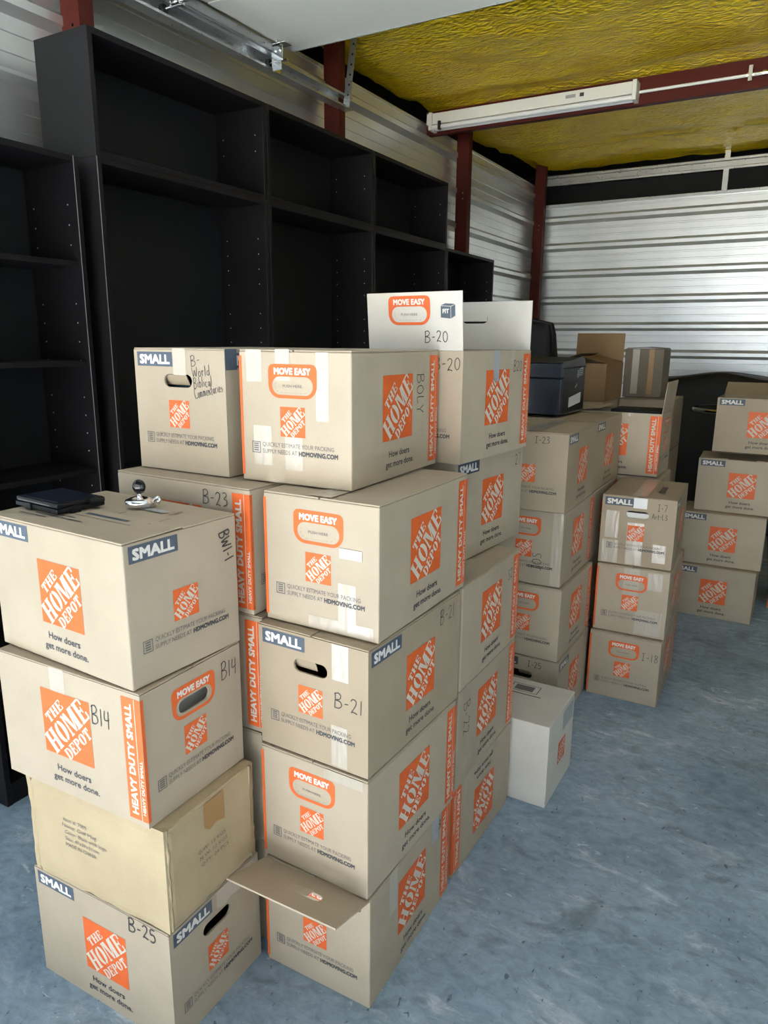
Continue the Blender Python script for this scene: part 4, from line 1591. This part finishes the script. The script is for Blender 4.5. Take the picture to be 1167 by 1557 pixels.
# printer
pr_ = empty('printer', (-1.115, 3.365, lvl(4)), (0, 0, 0))
tag(pr_, 'dark navy and black laser printer on the middle stack boxes', 'printer')
PW, PD, PH = 0.35, 0.395, 0.245
x1, x0 = PW / 2, -PW / 2
mb = MB()
mb.prism([(x0, -PD / 2 + 0.03), (x1, -PD / 2 + 0.03), (x1, PD / 2), (x0, PD / 2)], 0.008, PH - 0.03, 'black_plastic', axis='Z')
obj('body', mb.mesh('body', bevel=0.006), pr_)
mb = MB()     # bowed navy front with rounded corner, lower tray cover and upper panel
arcp = [(x0 + PW * k / 12, -PD / 2 - 0.012 * math.sin(math.pi * k / 12)) for k in range(13)]
out = arcp + [(x1 + 0.002, -PD / 2 + 0.02), (x1 + 0.002, -PD / 2 + 0.036), (x0 - 0.002, -PD / 2 + 0.036), (x0 - 0.002, -PD / 2 + 0.02)]
mb.prism(out, 0.012, 0.168, 'navy_plastic', axis='Z')
obj('front_cover', mb.mesh('front_cover', bevel=0.003), pr_)
mb = MB()
mb.prism(out, 0.174, PH - 0.008, 'navy_plastic', axis='Z')
obj('control_panel', mb.mesh('control_panel', bevel=0.004), pr_)
mb = MB()
mb.prism([(-PD / 2 + 0.03, PH - 0.032), (PD / 2, PH - 0.032), (PD / 2, PH - 0.002), (PD / 2 - 0.06, PH + 0.012), (-PD / 2 + 0.14, PH - 0.004), (-PD / 2 + 0.03, PH - 0.006)],
         x0 + 0.004, x1 - 0.004, 'black_plastic', axis='X')
obj('top_cover', mb.mesh('top_cover', bevel=0.004), pr_)
for (ya, yb, za, zb, m_, nm) in ((-0.06, 0.13, 0.035, 0.085, 'sticker', 'rating_label'), (0.06, 0.15, 0.165, 0.205, 'grey_sticker', 'vent_grille'),
                                 (0.03, 0.06, 0.118, 0.128, 'grey_sticker', 'badge')):
    mb = MB()
    mb.prism([(ya, za), (yb, za + 0.012), (yb, zb + 0.010), (ya, zb - 0.006)], x1 + 0.0002, x1 + 0.0016, m_, axis='X')
    obj(nm, mb.mesh(nm), pr_)
for k in range(4):
    mb = MB()
    mb.box(x1 + 0.0016, 0.065, 0.170 + 0.009 * k, x1 + 0.0026, 0.145, 0.174 + 0.009 * k, 'black_plastic')
    obj('vent_slot', mb.mesh('vent_slot'), pr_)
for sx in (-1, 1):
    for sy in (-1, 1):
        mb = MB()
        mb.lathe([(0, 0), (0.014, 0), (0.014, 0.010), (0, 0.010)], 'rubber', 12)
        obj('foot', mb.mesh('foot'), pr_, (sx * 0.13, sy * 0.14, 0))

# tall black soft case behind the printer
mb = MB()
secs = [(0.0, 0.20, 0.13), (0.03, 0.215, 0.145), (0.5, 0.21, 0.14), (1.1, 0.20, 0.13), (1.45, 0.192, 0.115), (1.60, 0.178, 0.085), (1.655, 0.165, 0.05)]
n = 28
for (z, a, c) in secs:
    for q in range(n):
        t = 2 * math.pi * q / n
        sx = math.copysign(abs(math.cos(t)) ** 0.35, math.cos(t))
        sy = math.copysign(abs(math.sin(t)) ** 0.5, math.sin(t))
        mb.v.append((a * sx + 0.004 * noise.noise((q * 0.6, z * 4, 1)), c * sy, z))
s = mb.slot('black_fabric')
for k in range(len(secs) - 1):
    for q in range(n):
        w = (q + 1) % n
        mb.f.append((k * n + q, k * n + w, (k + 1) * n + w, (k + 1) * n + q))
        mb.mi.append(s)
mb.f += [tuple(range(n)), tuple((len(secs) - 1) * n + q for q in range(n))]
mb.mi += [s, s]
bag = empty('garment_bag', (-1.405, 3.95, 0), (0, 0, 0))
tag(bag, 'tall black soft-sided case rising behind the printer', 'case')
obj('bag_body', mb.mesh('bag_body', smooth=True), bag)
mb = MB()
mb.tube([(-0.175, -0.03, 1.668), (-0.05, -0.045, 1.672), (0.08, -0.045, 1.668), (0.170, -0.03, 1.650), (0.182, -0.03, 1.60), (0.196, -0.03, 1.45)], 0.010, 'black_plastic', 8)
obj('piping', mb.mesh('piping', smooth=True), bag)

# dark tarp-covered furniture along the back wall
tp = MB()
nx, ny = 60, 30
Xa, Xb, Ya, Yb_ = -1.36, 0.90, 6.53, 7.29
for j in range(ny + 1):
    for i in range(nx + 1):
        u, v = i / nx, j / ny
        x, y = Xa + (Xb - Xa) * u, Ya + (Yb_ - Ya) * v
        fall = min(1.0, v / 0.25) * min(1.0, u / 0.10) * min(1.0, (1 - u) / 0.10)
        fall = fall ** 0.5
        z = 0.02 + (1.262 + 0.028 * math.cos(2 * math.pi * (u * 2.2 + 0.3)) + 0.012 * noise.noise((x * 4, y * 4, 0))) * fall
        y -= 0.03 * noise.noise((x * 6, z * 2, 3)) * (1 - fall)
        tp.v.append((x, y, z))
s = tp.slot('dark_tarp')
for j in range(ny):
    for i in range(nx):
        a = j * (nx + 1) + i
        tp.f.append((a, a + 1, a + nx + 2, a + nx + 1))
        tp.mi.append(s)
o = obj('covered_furniture', tp.mesh('covered_furniture', smooth=True, fix=False))
tag(o, 'low black covered bulk along the foot of the ribbed back wall', 'furniture')
# round table with a bright rim in the dark between the stacks
rt = empty('round_table', (-0.42, 5.75, 0))
tag(rt, 'dark round table with a bright rim glimpsed left of the right-hand stack', 'table')
mb = MB()
mb.lathe([(0, 1.085), (0.285, 1.085), (0.29, 1.09), (0.29, 1.098), (0.285, 1.103), (0, 1.103)], 'glass_dark', 48)
obj('table_top', mb.mesh('table_top'), rt)
mb = MB()
mb.lathe([(0.288, 1.080), (0.298, 1.082), (0.302, 1.094), (0.298, 1.106), (0.288, 1.108)], 'chrome', 48)
obj('rim', mb.mesh('rim', smooth=True), rt)
mb = MB()
mb.lathe([(0, 0), (0.22, 0), (0.22, 0.012), (0.06, 0.03), (0.03, 0.06), (0.028, 1.02), (0.10, 1.085), (0, 1.085)], 'black_plastic', 32)
obj('pedestal', mb.mesh('pedestal', smooth=True), rt)

# ================================================================== SMALL THINGS ON THE LEFT STACK
ZT = L1Z + BH - PITCH + 0.0012
cs = empty('tool_case', (-1.445, 1.025, ZT), (0, 0, R(-4.5)))
tag(cs, 'flat black plastic case with latches on the left front stack', 'case')
CW, CD = 0.165, 0.118
mb = MB()
mb.box(-CW / 2, -CD / 2, 0.003, CW / 2, CD / 2, 0.013, 'black_plastic')
obj('tray', mb.mesh('tray', bevel=0.002), cs)
mb = MB()
mb.box(-CW / 2 + 0.002, -CD / 2 + 0.002, 0.0138, CW / 2 - 0.002, CD / 2 - 0.002, 0.0245, 'black_plastic')
ld = obj('lid', mb.mesh('lid', bevel=0.0025), cs)
mb = MB()
mb.box(-CW / 2 + 0.014, -CD / 2 + 0.010, 0.0246, CW / 2 - 0.012, CD / 2 - 0.010, 0.0262, 'navy_plastic')
obj('lid_panel', mb.mesh('lid_panel', bevel=0.001), ld)
mb = MB()
mb.box(-CW / 2 + 0.012, -CD / 2 + 0.0012, 0.017, CW / 2 - 0.03, -CD / 2 + 0.002, 0.0185, 'edge')
obj('lid_groove', mb.mesh('lid_groove'), ld)
for xx in (-0.03, 0.0):
    pass
for (ax, ay, lx, ly) in ((-0.025, -CD / 2 - 0.002, 0.022, 0.005), (CW / 2 + 0.002, -0.015, 0.005, 0.022)):
    mb = MB()
    mb.box(ax - lx / 2, ay - ly / 2, 0.0, ax + lx / 2, ay + ly / 2, 0.016, 'black_plastic')
    obj('latch', mb.mesh('latch', bevel=0.0012), cs)
mb = MB()
mb.tube([(CW / 2 + 0.001, 0.02, 0.018), (CW / 2 + 0.001, CD / 2 - 0.004, 0.018)], 0.006, 'black_plastic', 10)
obj('hinge', mb.mesh('hinge'), cs)
for sx in (-1, 1):
    for sy in (-1, 1):
        mb = MB()
        mb.lathe([(0, 0), (0.005, 0), (0.005, 0.003), (0, 0.003)], 'rubber', 10)
        obj('foot', mb.mesh('foot'), cs, (sx * 0.065, sy * 0.045, 0))

gd = empty('chrome_holder', (-1.290, 1.118, ZT), (0, 0, R(30)))
gd.scale = (1.12, 1.12, 1.2)
tag(gd, 'small chrome ring-shaped stand with a round glossy black head, on the box', 'gadget')
mb = MB()
mb.lathe([(0, 0.0), (0.022, 0.0), (0.028, 0.003), (0.0305, 0.008), (0.028, 0.0135), (0.020, 0.0165), (0.012, 0.0150), (0.008, 0.013), (0, 0.013)], 'chrome', 40)
obj('base_ring', mb.mesh('base_ring', smooth=True), gd)
mb = MB()
mb.tube([(0, 0, 0.012), (0, 0, 0.020), (0, 0.001, 0.026)], [0.008, 0.0045, 0.004], 'chrome', 14)
obj('stem', mb.mesh('stem', smooth=True), gd)
mb = MB()
mb.lathe([(0, -0.006), (0.008, -0.0055), (0.0125, -0.003), (0.0138, 0), (0.0125, 0.003), (0.008, 0.0055), (0, 0.006)], 'gloss_black', 32)
hd = obj('head', mb.mesh('head', smooth=True), gd, (0, 0.001, 0.038), (R(82), 0, 0))
mb = MB()
mb.tube([(-0.003, 0.006, -0.0066), (0.001, 0.003, -0.0068), (0.002, -0.003, -0.0068), (-0.002, -0.008, -0.0064)], 0.0012, 'chrome', 8)
obj('emblem', mb.mesh('emblem'), hd)
mb = MB()
mb.tube([(0.026, 0.006, 0.012), (0.036, 0.008, 0.016), (0.040, 0.004, 0.012), (0.036, 0.0, 0.006)], 0.004, 'chrome', 8)
obj('side_clip', mb.mesh('side_clip', smooth=True), gd)

hb = empty('dark_filler', (-0.718, 3.782, lvl(3) + 0.0105), (0, 0, 0))  # black block added so the open box's cavity reads dark
tag(hb, 'black block added to darken the inside of the open heavy-duty box behind the taped stack', 'filler')
obj('dark_block', dented_box(0.24, 0.185, 0.305, 'black_fabric', 8.0, amp=0.006), hb)
# contents glimpsed through hand holes
for (nm, lb, loc, rz, size, m_) in (
        ('book', 'dark teal book glimpsed through the hand hole of the commentary box', (-1.33, 1.47, lvl(4) + 0.0058), 0, (0.20, 0.26, 0.215), 'book_teal'),
        ('paper_stack', 'white bundle glimpsed through the hand hole of the tape-wrapped box', (-0.571, 3.36, lvl(2) + 0.0058), 2.6, (0.20, 0.428, 0.226), 'page'),
        ('book', 'grey-blue book glimpsed through the hand hole of the B14 box', (-1.30, 1.035, lvl(3) - 0.0477 - PITCH + 0.0058), 1.5, (0.38, 0.20, 0.222), 'slate')):
    e = empty(nm, loc, (0, 0, R(rz)))
    tag(e, lb, 'book' if nm == 'book' else 'paper')
    a, c, hh = size
    mb = MB()
    mb.box(-a / 2 + 0.004, -c / 2 + 0.004, 0.004, a / 2 - 0.004, c / 2 - 0.004, hh - 0.004, 'page')
    obj('pages', mb.mesh('pages'), e)
    mb = MB()
    mb.box(-a / 2, -c / 2, 0, a / 2, c / 2, 0.004, m_)
    mb.box(-a / 2, -c / 2, hh - 0.004, a / 2, c / 2, hh, m_)
    mb.box(-a / 2, -c / 2, 0.004, a / 2, -c / 2 + 0.003, hh - 0.004, m_)
    obj('cover', mb.mesh('cover', bevel=0.001, seg=1), e)

bpy.context.view_layer.update()
